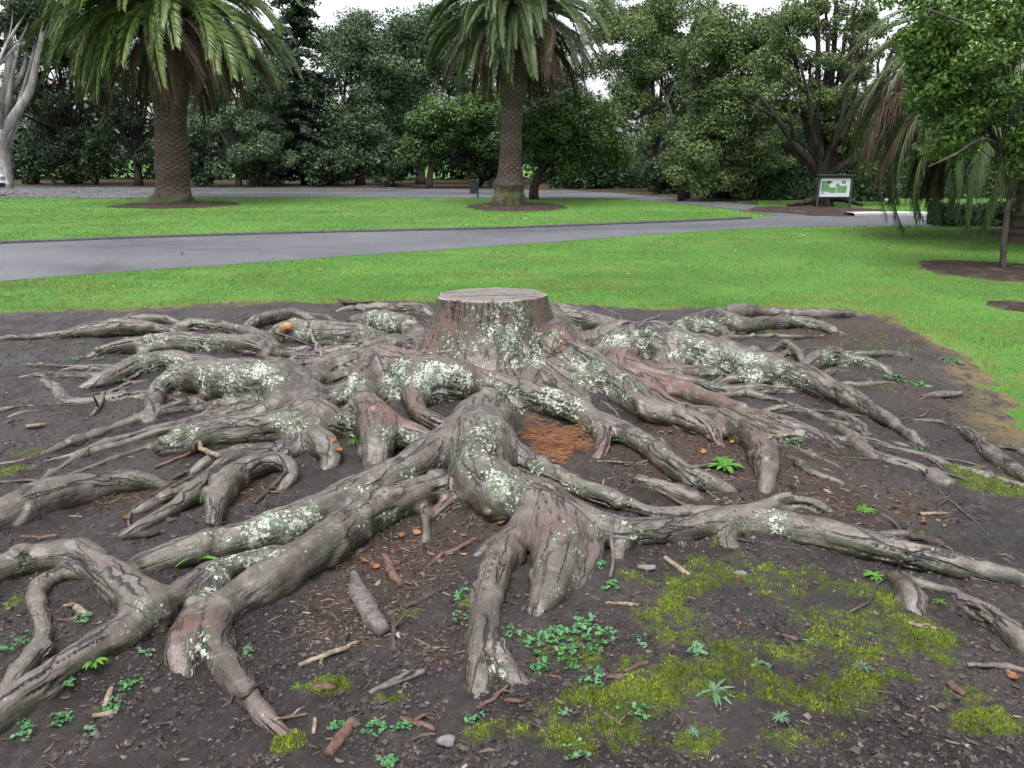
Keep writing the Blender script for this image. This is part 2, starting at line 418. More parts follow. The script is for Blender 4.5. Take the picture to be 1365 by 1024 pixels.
# ------------------------------------------------------------------ the felled tree: stump and surface roots
# (photo px x, y, half thickness), lift of the centre line in radii, part index
RD = [
 (1, .75, [(728,430,26),(757,470,24),(800,497,22),(838,524,20),(868,548,16),(905,557,15),(945,572,12),(965,590,6)]),
 (1, .75, [(838,524,14),(890,545,12),(945,555,13),(985,573,17),(1012,592,18),(1022,615,17),(1022,643,14),(1020,665,4)]),
 (2, .6, [(845,505,10),(903,518,12),(943,533,13),(990,553,12),(1043,566,10),(1085,580,10),(1117,601,8),(1148,617,3)]),
 (3, .9, [(740,452,14),(775,462,14),(805,455,20),(840,452,24),(890,462,27),(935,472,25),(980,483,24),(1025,494,22),(1065,505,20),(1105,521,16),(1150,540,11),(1185,562,9),(1220,584,8),(1248,604,4)]),
 (3, .5, [(870,458,22),(888,480,18),(908,502,9)]),
 (3, .5, [(835,455,22),(828,480,18),(820,500,9)]),
 (4, .6, [(1000,546,5),(1062,547,7),(1085,556,8),(1130,580,9),(1150,602,11),(1180,617,11),(1230,630,10),(1262,646,9),(1306,664,4)]),
 (4, .6, [(1095,543,6),(1128,558,7),(1150,576,6),(1158,598,6)]),
 (5, .7, [(900,440,8),(925,432,12),(960,425,15),(980,420,14),(1010,418,9),(1060,419,8),(1110,420,7),(1162,421,3)]),
 (5, .9, [(965,428,14),(990,436,12),(1020,432,10),(1061,430,9),(1096,437,8),(1115,443,7),(1142,448,3)]),
 (5, .6, [(925,434,10),(955,440,9),(980,454,4)]),
 (6, 1.2, [(1022,463,5),(1047,460,6),(1063,470,6),(1073,486,6)]),
 (6, .7, [(1066,494,8),(1096,480,15),(1125,481,11),(1152,485,9),(1180,492,7),(1198,501,3)]),
 (6, .6, [(1100,470,6),(1150,474,6),(1200,473,5),(1228,482,3)]),
 (7, .6, [(1205,556,3),(1254,565,5),(1286,576,7),(1300,586,9),(1317,604,11),(1342,621,10),(1370,641,8),(1410,668,5)]),
 (7, .6, [(1310,588,6),(1340,596,6),(1370,605,5),(1410,618,4)]),
 (8, 1.0, [(515,488,24),(560,498,27),(600,505,27),(645,512,20),(690,522,16),(735,537,18),(770,548,18),(800,562,15),(835,578,14),(868,596,15),(892,618,16),(925,637,14),(965,648,10),(1000,659,5)]),
 (8, .7, [(800,570,12),(803,592,12),(790,612,7)]),
 (9, .9, [(512,478,24),(493,500,24),(480,525,20),(492,550,22),(505,575,24),(502,600,22),(497,618,12)]),
 (9, .7, [(505,572,18),(540,582,17),(575,590,14),(600,600,8)]),
 (9, 1.0, [(552,525,16),(560,552,14),(590,568,13),(622,556,12)]),
 (10, .75, [(655,548,26),(625,575,30),(590,602,30),(545,630,28),(500,652,26),(450,675,26),(400,695,27),(350,712,26),(300,725,24),(250,738,22),(205,748,18),(165,755,14),(128,760,8)]),
 (11, .7, [(585,652,20),(540,668,22),(500,684,24),(460,707,26),(420,737,27),(380,764,27),(340,787,26),(308,805,24),(290,830,22),(287,858,20),(298,885,20),(318,912,20),(336,938,18),(362,965,14),(392,990,11),(428,1020,9)]),
 (11, .6, [(290,775,18),(272,800,16),(256,840,22),(246,868,22),(246,890,15),(240,912,7)]),
 (11, .9, [(375,742,16),(325,752,18),(285,765,18),(255,785,18),(230,800,18),(205,812,20)]),
 (12, 1.0, [(-70,785,20),(-20,768,20),(35,748,20),(75,742,21),(112,747,22),(146,766,23),(176,790,25),(200,812,28)]),
 (12, .6, [(200,812,26),(178,838,25),(135,862,24),(90,890,25),(45,922,27),(0,950,27),(-50,985,25)]),
 (12, 1.0, [(120,768,10),(92,766,13),(66,775,14),(50,795,13),(53,825,13),(60,850,14),(42,876,16),(15,903,16),(-25,938,16)]),
 (13, .7, [(-45,708,22),(0,690,24),(40,672,25),(85,658,24),(125,648,20),(165,642,15),(205,640,11),(242,641,6)]),
 (14, 1.0, [(283,700,12),(288,672,16),(300,648,17),(322,628,17),(350,618,15),(375,618,13),(388,632,9),(368,652,6)]),
 (14, .7, [(360,602,9),(320,610,12),(285,632,12),(258,656,12),(225,682,10),(180,702,9),(138,719,4)]),
 (14, .7, [(373,600,8),(320,602,9),(275,618,9),(233,633,5)]),
 (14, .5, [(262,645,9),(215,668,8),(160,690,6),(128,700,3)]),
 (15, .8, [(198,592,4),(222,595,14),(245,590,19),(285,578,21),(335,573,21),(380,570,24),(412,558,28),(445,565,20),(482,565,16)]),
 (15, .6, [(410,560,24),(420,585,20),(440,602,15),(432,622,7)]),
 (15, .6, [(400,575,20),(390,595,14),(368,612,6)]),
 (15, 1.0, [(412,548,18),(415,525,14),(420,505,12),(445,492,10),(475,485,14)]),
 (15, .9, [(425,545,12),(455,530,10),(478,520,12)]),
 (16, .95, [(530,462,14),(490,472,16),(455,484,15),(415,494,15),(375,506,23),(335,510,26),(295,507,26),(258,505,22),(228,508,16),(210,522,13),(204,545,11),(196,564,8)]),
 (16, .6, [(388,515,20),(374,538,16),(350,549,12),(322,557,5)]),
 (16, .5, [(205,530,10),(170,532,10),(130,536,8),(92,538,9),(78,524,8),(62,512,7),(45,505,3)]),
 (16, .5, [(92,543,6),(60,548,6),(25,556,5),(-25,568,4)]),
 (17, .8, [(100,519,6),(148,503,12),(183,490,14),(225,484,15),(265,486,13),(305,495,12)]),
 (17, .5, [(12,503,4),(60,502,6),(105,501,6),(152,498,5)]),
 (17, .5, [(72,492,3),(115,491,5),(158,490,4)]),
 (18, .9, [(112,473,5),(150,465,9),(190,461,13),(225,458,14),(265,458,15),(305,460,15),(345,463,15),(378,467,9)]),
 (18, .5, [(195,462,11),(187,478,7)]),
 (18, .8, [(222,441,7),(260,434,9),(300,437,8),(340,446,8),(372,459,8)]),
 (19, .9, [(-30,452,3),(40,450,5),(85,447,7),(115,442,11),(150,437,13),(185,437,11),(215,439,7),(250,442,4)]),
 (19, .5, [(148,428,5),(200,426,7),(248,430,5)]),
 (20, .8, [(318,437,4),(335,431,8),(362,423,9),(395,420,8),(422,425,5)]),
 (20, .9, [(356,446,7),(385,442,15),(420,446,17),(455,448,17),(480,447,15),(500,455,12),(520,466,11),(545,464,12)]),
 (21, .8, [(472,431,9),(495,430,16),(520,432,18),(545,438,15),(562,454,14)]),
 (21, .6, [(438,415,3),(480,411,6),(530,411,7),(580,416,12)]),
 (22, .6, [(725,422,18),(760,426,17),(795,431,13),(830,439,8),(870,444,5)]),
 (10, .6, [(650,560,34),(642,598,42),(645,640,44),(668,672,32)]),
 (23, .8, [(660,595,24),(700,618,18),(740,638,16),(785,655,14),(830,668,12),(868,681,7)]),
 (10, .5, [(650,655,18),(612,672,14),(580,686,12),(558,702,6)]),
 (24, .7, [(690,655,30),(712,682,28),(688,715,22),(665,750,22),(652,790,20),(645,830,21),(640,870,22),(638,902,22),(630,932,15),(620,958,7)]),
 (24, .5, [(652,850,16),(668,885,18),(695,915,14),(738,942,5)]),
 (24, .45, [(728,682,32),(744,718,36),(742,752,36),(730,792,25),(716,822,16),(709,846,9),(702,868,5)]),
 (24, .5, [(765,705,22),(786,735,18),(776,770,15),(754,803,10)]),
 (25, .8, [(715,672,30),(755,690,27),(795,704,22),(835,710,20),(880,708,18),(925,705,18),(975,697,20),(1025,700,21),(1075,709,21),(1125,721,20),(1175,733,18),(1235,746,17),(1300,758,16),(1365,772,15),(1440,792,13)]),
 (25, .5, [(965,708,14),(972,728,14),(980,746,5)]),
 (25, .5, [(1005,715,10),(1014,738,6)]),
 (25, .5, [(905,715,14),(922,738,7)]),
 (25, .5, [(835,715,14),(823,740,9),(820,764,4)]),
 (26, .5, [(840,676,9),(890,686,11),(950,689,13),(1010,682,14),(1065,674,14),(1105,680,10),(1128,692,4)]),
 (26, .5, [(1128,706,5),(1175,712,7),(1205,712,6),(1213,694,3)]),
 (26, .5, [(850,645,9),(890,654,11),(935,665,8),(965,672,4)]),
 (27, .6, [(1155,755,7),(1190,765,13),(1230,780,10),(1262,790,9),(1290,808,15),(1330,832,17),(1370,860,18),(1430,893,14)]),
 (27, .5, [(1195,772,14),(1212,795,18),(1228,820,14),(1240,838,4)]),
 (24, .6, [(618,750,4),(650,727,10),(688,700,13)]),
 (11, .7, [(566,676,9),(566,700,9),(566,722,9)]),
 (2, .4, [(960,560,6),(1010,585,6),(1060,600,7),(1110,622,6),(1150,650,4)]),
 (26, .4, [(1040,600,4),(1080,630,5),(1130,650,5),(1160,680,3)]),
]
VOX = 0.0082
X0, X1, Y0, Y1, Z0, Z1 = -5.2, 5.4, 1.45, 9.0, -0.08, 0.72
NX, NY, NZ = int((X1 - X0) / VOX), int((Y1 - Y0) / VOX), int((Z1 - Z0) / VOX)
roots = []      # (part, dense points xyz r s)
for k, (pid, lift, pts) in enumerate(RD):
    W = []
    for (a, b, r) in pts:
        h = 0.05
        for _ in range(4):
            p = at_g(a, b, h); rw = r * depth(p) / FPX; h = lift * rw + 0.040
        W.append((*p, rw))
    D = catmull(W, 0.02)
    s = np.concatenate([[0], np.cumsum(np.linalg.norm(np.diff(D[:, :3], axis=0), axis=1))])
    o = k * 13.7
    nz1 = pnoise(np.stack([s * 2.2 + o, np.full_like(s, o), s * 0], -1)); nz2 = pnoise(np.stack([s * 7 + o, np.full_like(s, o + 5), s * 0], -1))
    D[:, 3] = np.maximum(D[:, 3] * (1 + .16 * nz1 + .10 * nz2), .006)
    D[:, 2] += .010 * pnoise(np.stack([s * 4 + o, s * 0 + 9, s * 0 + o], -1))
    Lt = s[-1]
    if pts[-1][2] < 19: D[:, 2] -= np.clip(1 - (Lt - s) / .24, 0, 1) ** 2 * (D[:, 3] * 1.4 + .022)
    if pts[0][2] <= 7: D[:, 2] -= np.clip(1 - s / .22, 0, 1) ** 2 * (D[:, 3] * 1.3 + .02)
    D[:, 0] += .012 * pnoise(np.stack([s * 3 + o, s * 0 + 19, s * 0 + o], -1))
    roots.append((pid, D, s))

# further low roots that run out between the larger ones
rx_ = np.random.default_rng(41)
SEC = [(0.25, 1.15, 13), (2.2, 3.35, 17), (-0.75, 0.25, 17), (3.2, 4.25, 15), (4.25, 5.5, 6)]
for a0, a1, cnt in SEC:
    for q in range(cnt):
        a = rx_.uniform(a0, a1); d0 = rx_.uniform(.55, 1.9) if a0 != 4.25 else rx_.uniform(.5, 1.1); ln_ = rx_.uniform(.9, 2.3) if a0 != 4.25 else rx_.uniform(.4, .8); r0 = rx_.uniform(.026, .056) * (1.15 - .22 * d0)
        p = np.array([STX + math.cos(a) * d0, STY + math.sin(a) * d0]); h = a + rx_.normal(0, .25); W = []
        m = int(ln_ / .14); ph = rx_.uniform(0, 6)
        for k in range(m + 1):
            u = k / m; rw = max(.008, r0 * (1 - .72 * u))
            W.append((*p, float(gz(p[0], p[1])) + .040 + rw * (.6 + .5 * math.sin(u * 7 + ph)), rw))
            h += rx_.normal(0, .22); p = p + np.array([math.cos(h), math.sin(h)]) * .14
        W = np.array(W)
        if poly_sd(W[:, 0], W[:, 1], SOIL_POLY).min() < .15 or W[:, 1].min() < 2.2: continue
        D = catmull(W, .02); s = np.concatenate([[0], np.cumsum(np.linalg.norm(np.diff(D[:, :3], axis=0), axis=1))])
        D[:, 3] *= 1 + .18 * pnoise(np.stack([s * 6 + q, s * 0 + a, s * 0], -1)); D[:, 3] = np.maximum(D[:, 3], .007)
        for e_ in (s, s[-1] - s): D[:, 2] -= np.clip(1 - e_ / .2, 0, 1) ** 2 * (D[:, 3] * 1.4 + .02)
        roots.append((30 + len(roots) % 200 if False else 30 + (len(roots) - len(RD)), D, s))

BIG = np.float32(.3)
G = np.full((NX, NY, NZ), BIG, np.float32)
ID = np.zeros((NX, NY, NZ), np.uint8)
xs = (X0 + VOX * np.arange(NX)).astype(np.float32); yv = (Y0 + VOX * np.arange(NY)).astype(np.float32); zs = (Z0 + VOX * np.arange(NZ)).astype(np.float32)

def bx(lo, hi, o, n):
    return max(0, int((lo - o) / VOX)), min(n, int((hi - o) / VOX) + 2)

KXY = (.125 * np.exp(-((xs[:, None] - STX) ** 2 + (yv[None, :] - (STY - .15)) ** 2) / (2 * .92 ** 2))).astype(np.float32)
def blend(i, j, l, T, pid, k):
    A = G[i[0]:i[1], j[0]:j[1], l[0]:l[1]]
    I = ID[i[0]:i[1], j[0]:j[1], l[0]:l[1]]
    I[T < A] = pid
    k = (k + KXY[i[0]:i[1], j[0]:j[1]])[:, :, None].astype(np.float32)
    h = np.maximum(k - np.abs(A - T), 0)
    np.minimum(A, T, out=A)
    A -= h * h * (np.float32(.25) / k)

# trunk of the stump: flared, fluted body cut flat at the top
R = 1.25
i = bx(STX - R, STX + R, X0, NX); j = bx(STY - R, STY + R, Y0, NY); l = (0, NZ)
dx = (xs[i[0]:i[1]] - STX)[:, None, None]; dy = (yv[j[0]:j[1]] - STY)[None, :, None]; zz = zs[None, None, :]
rho = np.sqrt(dx * dx + dy * dy); th = np.arctan2(dy, dx)
def ang(a): return np.exp(-((th - a + np.pi) % (2 * np.pi) - np.pi) ** 2 / (2 * .17 ** 2))
zr = np.clip((ZTOP - zz) / ZTOP, 0, 1.2)
lob = ang(-.25) * 1.0 + ang(-2.75) * .9 + ang(.5) * .6 + ang(2.6) * .6 + ang(-1.55) * .35 + ang(1.5) * .5 - ang(-.85) * .9 - ang(-2.2) * .35
Rad = STR * (.95 + .30 * zr + .62 * zr ** 2.2) + lob * (.022 + .17 * zr ** 2) * .9 + .005 * np.sin(th * 9 + 1)
T = ((rho - Rad) * .75).astype(np.float32)
TM = np.broadcast_to(T, (i[1] - i[0], j[1] - j[0], NZ)).copy()
dome = (zz - (gz(xs[i[0]:i[1], None], yv[None, j[0]:j[1]]).astype(np.float32)[:, :, None] + .115 - .22 * np.maximum(rho - .45, 0) ** 1.2 + .03 * np.sin(th * 9 + 2) * np.clip(rho - .3, 0, 1))) * .75
TM = np.minimum(TM, dome.astype(np.float32))
blend(i, j, l, TM, 255, .05)

for pid, D, s in roots:
    P = D[::1]; rm = P[:, 3].max() + .09
    i = bx(P[:, 0].min() - rm, P[:, 0].max() + rm, X0, NX); j = bx(P[:, 1].min() - rm, P[:, 1].max() + rm, Y0, NY); l = bx(P[:, 2].min() - rm, P[:, 2].max() + rm, Z0, NZ)
    if i[1] <= i[0] or j[1] <= j[0] or l[1] <= l[0]: continue
    T = np.full((i[1] - i[0], j[1] - j[0], l[1] - l[0]), BIG, np.float32)
    step = 2
    for q in range(0, len(P) - 1, step):
        a = P[q]; b = P[min(q + step, len(P) - 1)]
        m = max(a[3], b[3]) + .07
        ii = bx(min(a[0], b[0]) - m, max(a[0], b[0]) + m, X0, NX); jj = bx(min(a[1], b[1]) - m, max(a[1], b[1]) + m, Y0, NY); ll = bx(min(a[2], b[2]) - m, max(a[2], b[2]) + m, Z0, NZ)
        ii = (max(ii[0], i[0]), min(ii[1], i[1])); jj = (max(jj[0], j[0]), min(jj[1], j[1])); ll = (max(ll[0], l[0]), min(ll[1], l[1]))
        if ii[1] <= ii[0] or jj[1] <= jj[0] or ll[1] <= ll[0]: continue
        e = (b - a)[:3]; L2 = float(e @ e) + 1e-9
        ax = (xs[ii[0]:ii[1]] - np.float32(a[0]))[:, None, None]; ay = (yv[jj[0]:jj[1]] - np.float32(a[1]))[None, :, None]; az = (zs[ll[0]:ll[1]] - np.float32(a[2]))[None, None]
        tt = np.clip((ax * np.float32(e[0] / L2) + ay * np.float32(e[1] / L2) + az * np.float32(e[2] / L2)), 0, 1)
        d = np.sqrt((ax - tt * np.float32(e[0])) ** 2 + (ay - tt * np.float32(e[1])) ** 2 + ((az - tt * np.float32(e[2])) * np.float32(.93)) ** 2) - (np.float32(a[3]) + tt * np.float32(b[3] - a[3]))
        S = T[ii[0] - i[0]:ii[1] - i[0], jj[0] - j[0]:jj[1] - j[0], ll[0] - l[0]:ll[1] - l[0]]
        np.minimum(S, d, out=S)
    blend(i, j, l, T, pid, float(np.clip(P[:, 3].max() * .55, .018, .045)))
# slightly tilted saw cut
plane = zs[None, None] - (ZTOP + .015 * (xs[:, None, None] - STX) - .03 * (yv[None, :, None] - STY))
i = bx(STX - .6, STX + .6, X0, NX); j = bx(STY - .6, STY + .6, Y0, NY)
A = G[i[0]:i[1], j[0]:j[1]]
np.maximum(A, plane[i[0]:i[1], j[0]:j[1]], out=A)

def surface_nets(G):
    S = G < 0
    nx, ny, nz = G.shape
    cells = []
    cx = np.zeros((nx - 1, ny - 1, nz - 1), np.uint8)
    for a in (0, 1):
        for b in (0, 1):
            for c in (0, 1):
                cx += S[a:nx - 1 + a, b:ny - 1 + b, c:nz - 1 + c]
    idx = np.argwhere((cx > 0) & (cx < 8)); del cx
    I, J, K = idx.T
    def lin(I, J, K): return (I * ny + J) * nz + K
    flat = lin(I, J, K)
    val = {}
    for a in (0, 1):
        for b in (0, 1):
            for c in (0, 1): val[a, b, c] = G[I + a, J + b, K + c].astype(np.float64)
    acc = np.zeros((len(I), 3)); cnt = np.zeros(len(I))
    for p in val:
        for ax in range(3):
            if p[ax]: continue
            q = list(p); q[ax] = 1; q = tuple(q)
            va, vb = val[p], val[q]; m = (va < 0) != (vb < 0)
            tt = np.where(m, va / np.where(m, va - vb, 1), 0)
            for d in range(3):
                acc[:, d] += np.where(m, p[d] + (tt if d == ax else 0), 0)
            cnt += m
    V = idx + acc / cnt[:, None]
    quads = []
    for ax in range(3):
        sl0 = [slice(None)] * 3; sl1 = [slice(None)] * 3
        sl0[ax] = slice(0, -1); sl1[ax] = slice(1, None)
        E = np.argwhere(S[tuple(sl0)] != S[tuple(sl1)])
        o1, o2 = (ax + 1) % 3, (ax + 2) % 3
        ok = (E[:, o1] > 0) & (E[:, o2] > 0) & (E[:, o1] < G.shape[o1] - 1) & (E[:, o2] < G.shape[o2] - 1)
        E = E[ok]; inside = S[E[:, 0], E[:, 1], E[:, 2]]
        cs = []
        for da, db in ((1, 1), (0, 1), (0, 0), (1, 0)):
            C = E.copy(); C[:, o1] -= da; C[:, o2] -= db
            cs.append(np.searchsorted(flat, lin(C[:, 0], C[:, 1], C[:, 2])))
        Q = np.stack(cs, -1); Q[~inside] = Q[~inside][:, ::-1]
        quads.append(Q)
    return V, np.concatenate(quads), idx

SV, SF, SIDX = surface_nets(G)
SP = ID[SIDX[:, 0], SIDX[:, 1], SIDX[:, 2]].astype(int)
_d = np.minimum(G[:, :, int((.055 - Z0) / VOX)], G[:, :, int((.095 - Z0) / VOX)])
BANK = (.013 * np.exp(-np.clip(_d, 0, 1) / .03)).astype(np.float64)
del G, ID, _d
SV = np.array([X0, Y0, Z0]) + SV * VOX
ok = (SV[:, 2] > gz(SV[:, 0], SV[:, 1]) - .03)
SF = SF[ok[SF].all(1)]

def vnormals(V, F):
    n = np.cross(V[F[:, 2]] - V[F[:, 0]], V[F[:, 3]] - V[F[:, 1]])
    N = np.zeros_like(V)
    for c in range(4): np.add.at(N, F[:, c], n)
    return N / (np.linalg.norm(N, axis=1)[:, None] + 1e-12)
SN = vnormals(SV, SF)

# co-ordinates that run along and around each root, for the grain of the bark
RC = np.zeros_like(SV)
for pid in set(SP):
    vi = np.where(SP == pid)[0]
    if pid in (0, 255):
        d = SV[vi] - np.array([STX, STY, 0]); a = np.arctan2(d[:, 1], d[:, 0])
        RC[vi] = np.stack([d[:, 2] + .5 * np.hypot(d[:, 0], d[:, 1]), a * .45, np.full(len(vi), .0)], -1); continue
    P = np.concatenate([D for q, D, s in roots if q == pid]); L = np.concatenate([s + 3.1 * n for n, (q, D, s) in enumerate(roots) if q == pid])
    T = np.concatenate([np.gradient(D[:, :3], axis=0) for q, D, s in roots if q == pid]); T /= np.linalg.norm(T, axis=1)[:, None] + 1e-9
    for c0 in range(0, len(vi), 20000):
        v = SV[vi[c0:c0 + 20000]]
        best = np.full(len(v), 1e9); bi = np.zeros(len(v), int)
        for c1 in range(0, len(P), 64):
            dd = np.linalg.norm(v[:, None] - P[None, c1:c1 + 64, :3], axis=2) - P[None, c1:c1 + 64, 3]
            m = dd.argmin(1); mv = dd[np.arange(len(v)), m]; u = mv < best
            best[u] = mv[u]; bi[u] = m[u] + c1
        t_ = T[bi]; rel = v - P[bi, :3]
        side = np.cross(t_, np.array([0, 0, 1.0])); side /= np.linalg.norm(side, axis=1)[:, None] + 1e-9
        up = np.cross(side, t_)
        a = np.arctan2((rel * side).sum(1), (rel * up).sum(1))
        al = L[bi] + (rel * t_).sum(1)
        RC[vi[c0:c0 + 20000]] = np.stack([al, a * np.maximum(P[bi, 3], .02), np.full(len(v), pid * 1.0)], -1)
top = (SN[:, 2] > .9) & (SV[:, 2] > ZTOP - .06) & (SP == 255)
# lumpy, fibrous relief in the wood itself
q = RC * np.array([3.2, 16, 1.7]); dsp = .0034 * pnoise(q) + .0016 * pnoise(RC * np.array([9, 42, 1.7]) + 7)
dsp += .013 * pnoise(SV * 5.0) + .006 * pnoise(SV * 15)
knot = pnoise(SV * 8.5 + 21); dsp += .016 * sstep(.38, .62, knot)
plate = pnoise(RC * np.array([3.4, 15, 1.1]) + 55); dsp += .0036 * sstep(-.02, .05, plate) * sstep(-.1, .2, pnoise(SV * 2.1 + 90)) - .001
seam = pnoise(RC * np.array([1.6, 26, 1.3]) + 31)            # long splits
dsp -= .012 * np.clip(1 - np.abs(seam) / .07, 0, 1) * sstep(.05, .3, pnoise(RC * np.array([2.5, 5, 1]) + 77))
dsp[SP == 255] *= .5
dsp[top] *= .25
SV = SV + SN * dsp[:, None]
SN = vnormals(SV, SF)

BVH_R = BVHTree.FromPolygons([Vector(v) for v in SV], [tuple(f) for f in SF.tolist()])
def hit(px, py):
    """first thing a sight line meets: a root or the soil"""
    d = Vector(ray(px, py)); o = Vector(CAMP)
    h = BVH_R.ray_cast(o, d)
    tg = at_g(px, py, .02)
    for _ in range(5):
        tg = at_z(px, py, float(soil_h(tg[:1], tg[1:2])[0]))
    if h[0] is not None and h[3] < np.linalg.norm(tg - CAMP): return np.array(h[0]), True, np.array(h[1])
    return tg, False, np.array([0, 0, 1.0])

# lichen patches on the wood (px centre, px radius, strength), turned into places on the roots
LICH = [(680,425,28,1),(690,455,34,1.1),(665,450,30,.9),(700,480,28,1),(650,420,25,.7),(605,460,26,.75),(590,470,18,.5),(640,470,25,.6),(600,405,12,.4),
 (540,500,26,1.1),(575,507,28,1.2),(605,508,22,1),(530,510,25,.8),(650,518,22,.7),(690,528,20,.7),(735,537,24,1.2),(760,545,18,1),(470,510,22,1),(460,520,18,.8),(790,575,14,.7),
 (760,475,20,.8),(785,495,22,1),(815,510,20,1),(835,520,18,.8),(740,450,14,.6),(830,455,22,1.1),(855,452,18,1),(905,462,22,1),(935,472,22,1.1),(965,480,22,1),(1000,492,22,1.1),(1035,500,18,.8),(1070,508,18,.6),(890,470,16,.7),
 (915,432,16,.9),(940,440,18,.9),(970,420,16,.6),(1060,430,14,.6),(1085,433,16,.8),(1105,478,12,.9),(1125,480,12,.7),(1150,484,12,.6),(925,520,10,.5),(975,562,14,.6),(900,545,10,.3),
 (520,575,20,.8),(540,585,18,.7),(500,570,14,.5),(240,588,18,1),(255,582,16,.8),(390,562,20,.9),(375,560,15,.9),(410,560,16,.5),(460,563,14,.7),(300,505,26,1),(335,503,26,1.1),(275,498,22,.9),(360,505,20,1),(230,502,20,.9),(210,512,14,.9),(205,530,8,.6),
 (195,487,18,.8),(225,485,18,.9),(250,487,16,.7),(212,452,12,1.1),(205,458,14,.7),(260,460,16,.7),(285,462,18,.9),(300,450,12,.5),(250,432,12,.6),(275,434,14,.7),(380,437,16,.9),(405,440,18,.9),(430,447,18,.7),(460,452,18,.6),(485,440,14,.6),
 (490,425,18,.9),(515,430,20,1.1),(540,435,18,1),(490,448,12,.5),(395,690,22,1),(365,695,24,1.2),(340,702,22,1.1),(310,712,20,.9),(280,720,20,.7),(420,682,18,.6),(540,628,20,.5),(480,650,20,.5),
 (650,575,24,.8),(640,600,28,.8),(620,590,20,.8),(625,615,25,.7),(600,610,24,.6),(665,630,28,.9),(680,655,26,1),(690,640,20,.8),(655,560,20,.6),(700,620,14,.6),(715,628,12,1),(760,642,14,.9),(775,652,12,.8),(842,672,10,.8),(808,660,10,.4),
 (325,748,22,1),(345,742,22,1),(295,760,20,.9),(375,735,20,.8),(400,735,16,.5),(285,790,14,.8),(270,815,12,.6),(270,850,16,.7),(262,882,20,1.1),(280,885,16,1),(190,800,20,.7),(215,800,18,.8),(205,815,22,.5),(180,830,18,.5),(480,690,18,.5),(450,715,18,.5),(520,690,18,.6),(180,840,12,.5),
 (755,730,26,.6),(765,755,26,.6),(745,770,26,.6),(730,740,20,.4),(760,700,18,.5),(650,880,20,.5),(660,895,16,.6),(640,840,12,.3),(690,690,14,.4),(800,705,16,.6),(835,710,16,.7),(860,716,14,.7),(1000,695,20,.9),(1025,698,20,1),(1045,704,18,.8),(980,698,16,.6),(1080,708,16,.4),(1005,668,12,.3),
 (30,748,14,.3),(0,752,14,.3),(100,650,18,.3),(60,668,18,.3),(940,560,12,.3),(1135,525,12,.4),(850,590,16,.5),(880,605,14,.5)]
lich = np.zeros(len(SV)); 
for a, b, r, k in LICH:
    p, onroot, _n = hit(a, b)
    if not onroot: continue
    rr = r * depth(p) / FPX * 1.3
    d2 = ((SV - p) ** 2).sum(1) / (rr * rr)
    lich = np.maximum(lich, k * np.clip(1.35 - d2, 0, 1))
lich = np.maximum(lich, .35 * np.clip(pnoise(SV * 2.3 + 40) + .1, 0, 1) * (np.hypot(SV[:, 0] - STX, SV[:, 1] - STY) < 3.2))
lich = lich * np.clip(.80 + .7 * pnoise(SV * 9 + 3) + .5 * pnoise(SV * 25), 0, 1.3)
red = np.zeros(len(SV))
for a, b, r, k in [(656,440,75,.55),(600,425,45,1),(580,460,45,1),(720,420,30,1),(745,450,30,.9),(640,440,50,.5),(520,545,50,.8),(540,470,40,.5),(610,440,40,1),(640,490,30,.7),(900,510,60,.8),(850,490,60,.7),(960,540,60,.6),(820,470,40,.5),
                   (720,590,50,.5),(810,600,30,.6),(600,680,30,.6),(550,560,40,.7),(960,600,80,.4),(230,870,60,.3),(370,960,60,.3),(740,700,60,.4),(250,830,30,.7)]:
    p, onroot, _n = hit(a, b)
    rr = r * depth(p) / FPX
    red = np.maximum(red, k * np.exp(-((SV - p) ** 2).sum(1) / (rr * rr)))
splits = np.clip(1 - np.abs(seam) / .075, 0, 1) * sstep(.05, .3, pnoise(RC * np.array([2.5, 5, 1]) + 77))

# --- bark material
t = NT("root_bark")
rc = t.attr("grain", "Vector"); li = t.attr("lichen"); rd = t.attr("red")
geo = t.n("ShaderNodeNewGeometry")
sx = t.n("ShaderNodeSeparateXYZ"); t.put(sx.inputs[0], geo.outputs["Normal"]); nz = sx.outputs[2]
fib = t.noise(1, 5, .65, t.vmul(rc, (7, 60, 3)))
fine = t.noise(1, 4, .7, t.vmul(rc, (30, 170, 3)))
big = t.noise(2.6, 5, .6)
mid = t.noise(13, 6, .65)
c = t.mix(t.ss(big, .35, .65), (.042, .034, .028), (.086, .073, .063))
c = t.mix(t.math('MULTIPLY', t.ss(t.noise(5.5, 4, .6), .55, .68), .6), c, (.085, .054, .042))
c = t.mix(t.ss(mid, .45, .72), c, (.132, .114, .102))
c = t.mix(t.math('MULTIPLY', t.ss(fib, .52, .70), .6), c, (.038, .030, .027))
c = t.mix(t.math('MULTIPLY', rd, t.ss(mid, .15, .5)), c, (.092, .036, .026))
c = t.mix(t.math('MULTIPLY', t.ss(fine, .58, .74), .6), c, (.150, .128, .115))
# greenish algae on the flanks, with painted shade darkening the sides
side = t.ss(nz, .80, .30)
alg_shade = t.math('MULTIPLY', side, t.ss(t.noise(4.3, 5, .65), .36, .54))
c = t.mix(t.math('MULTIPLY', alg_shade, .85), c, t.mix(t.ss(mid, .4, .6), (.022, .022, .014), (.042, .043, .021)))
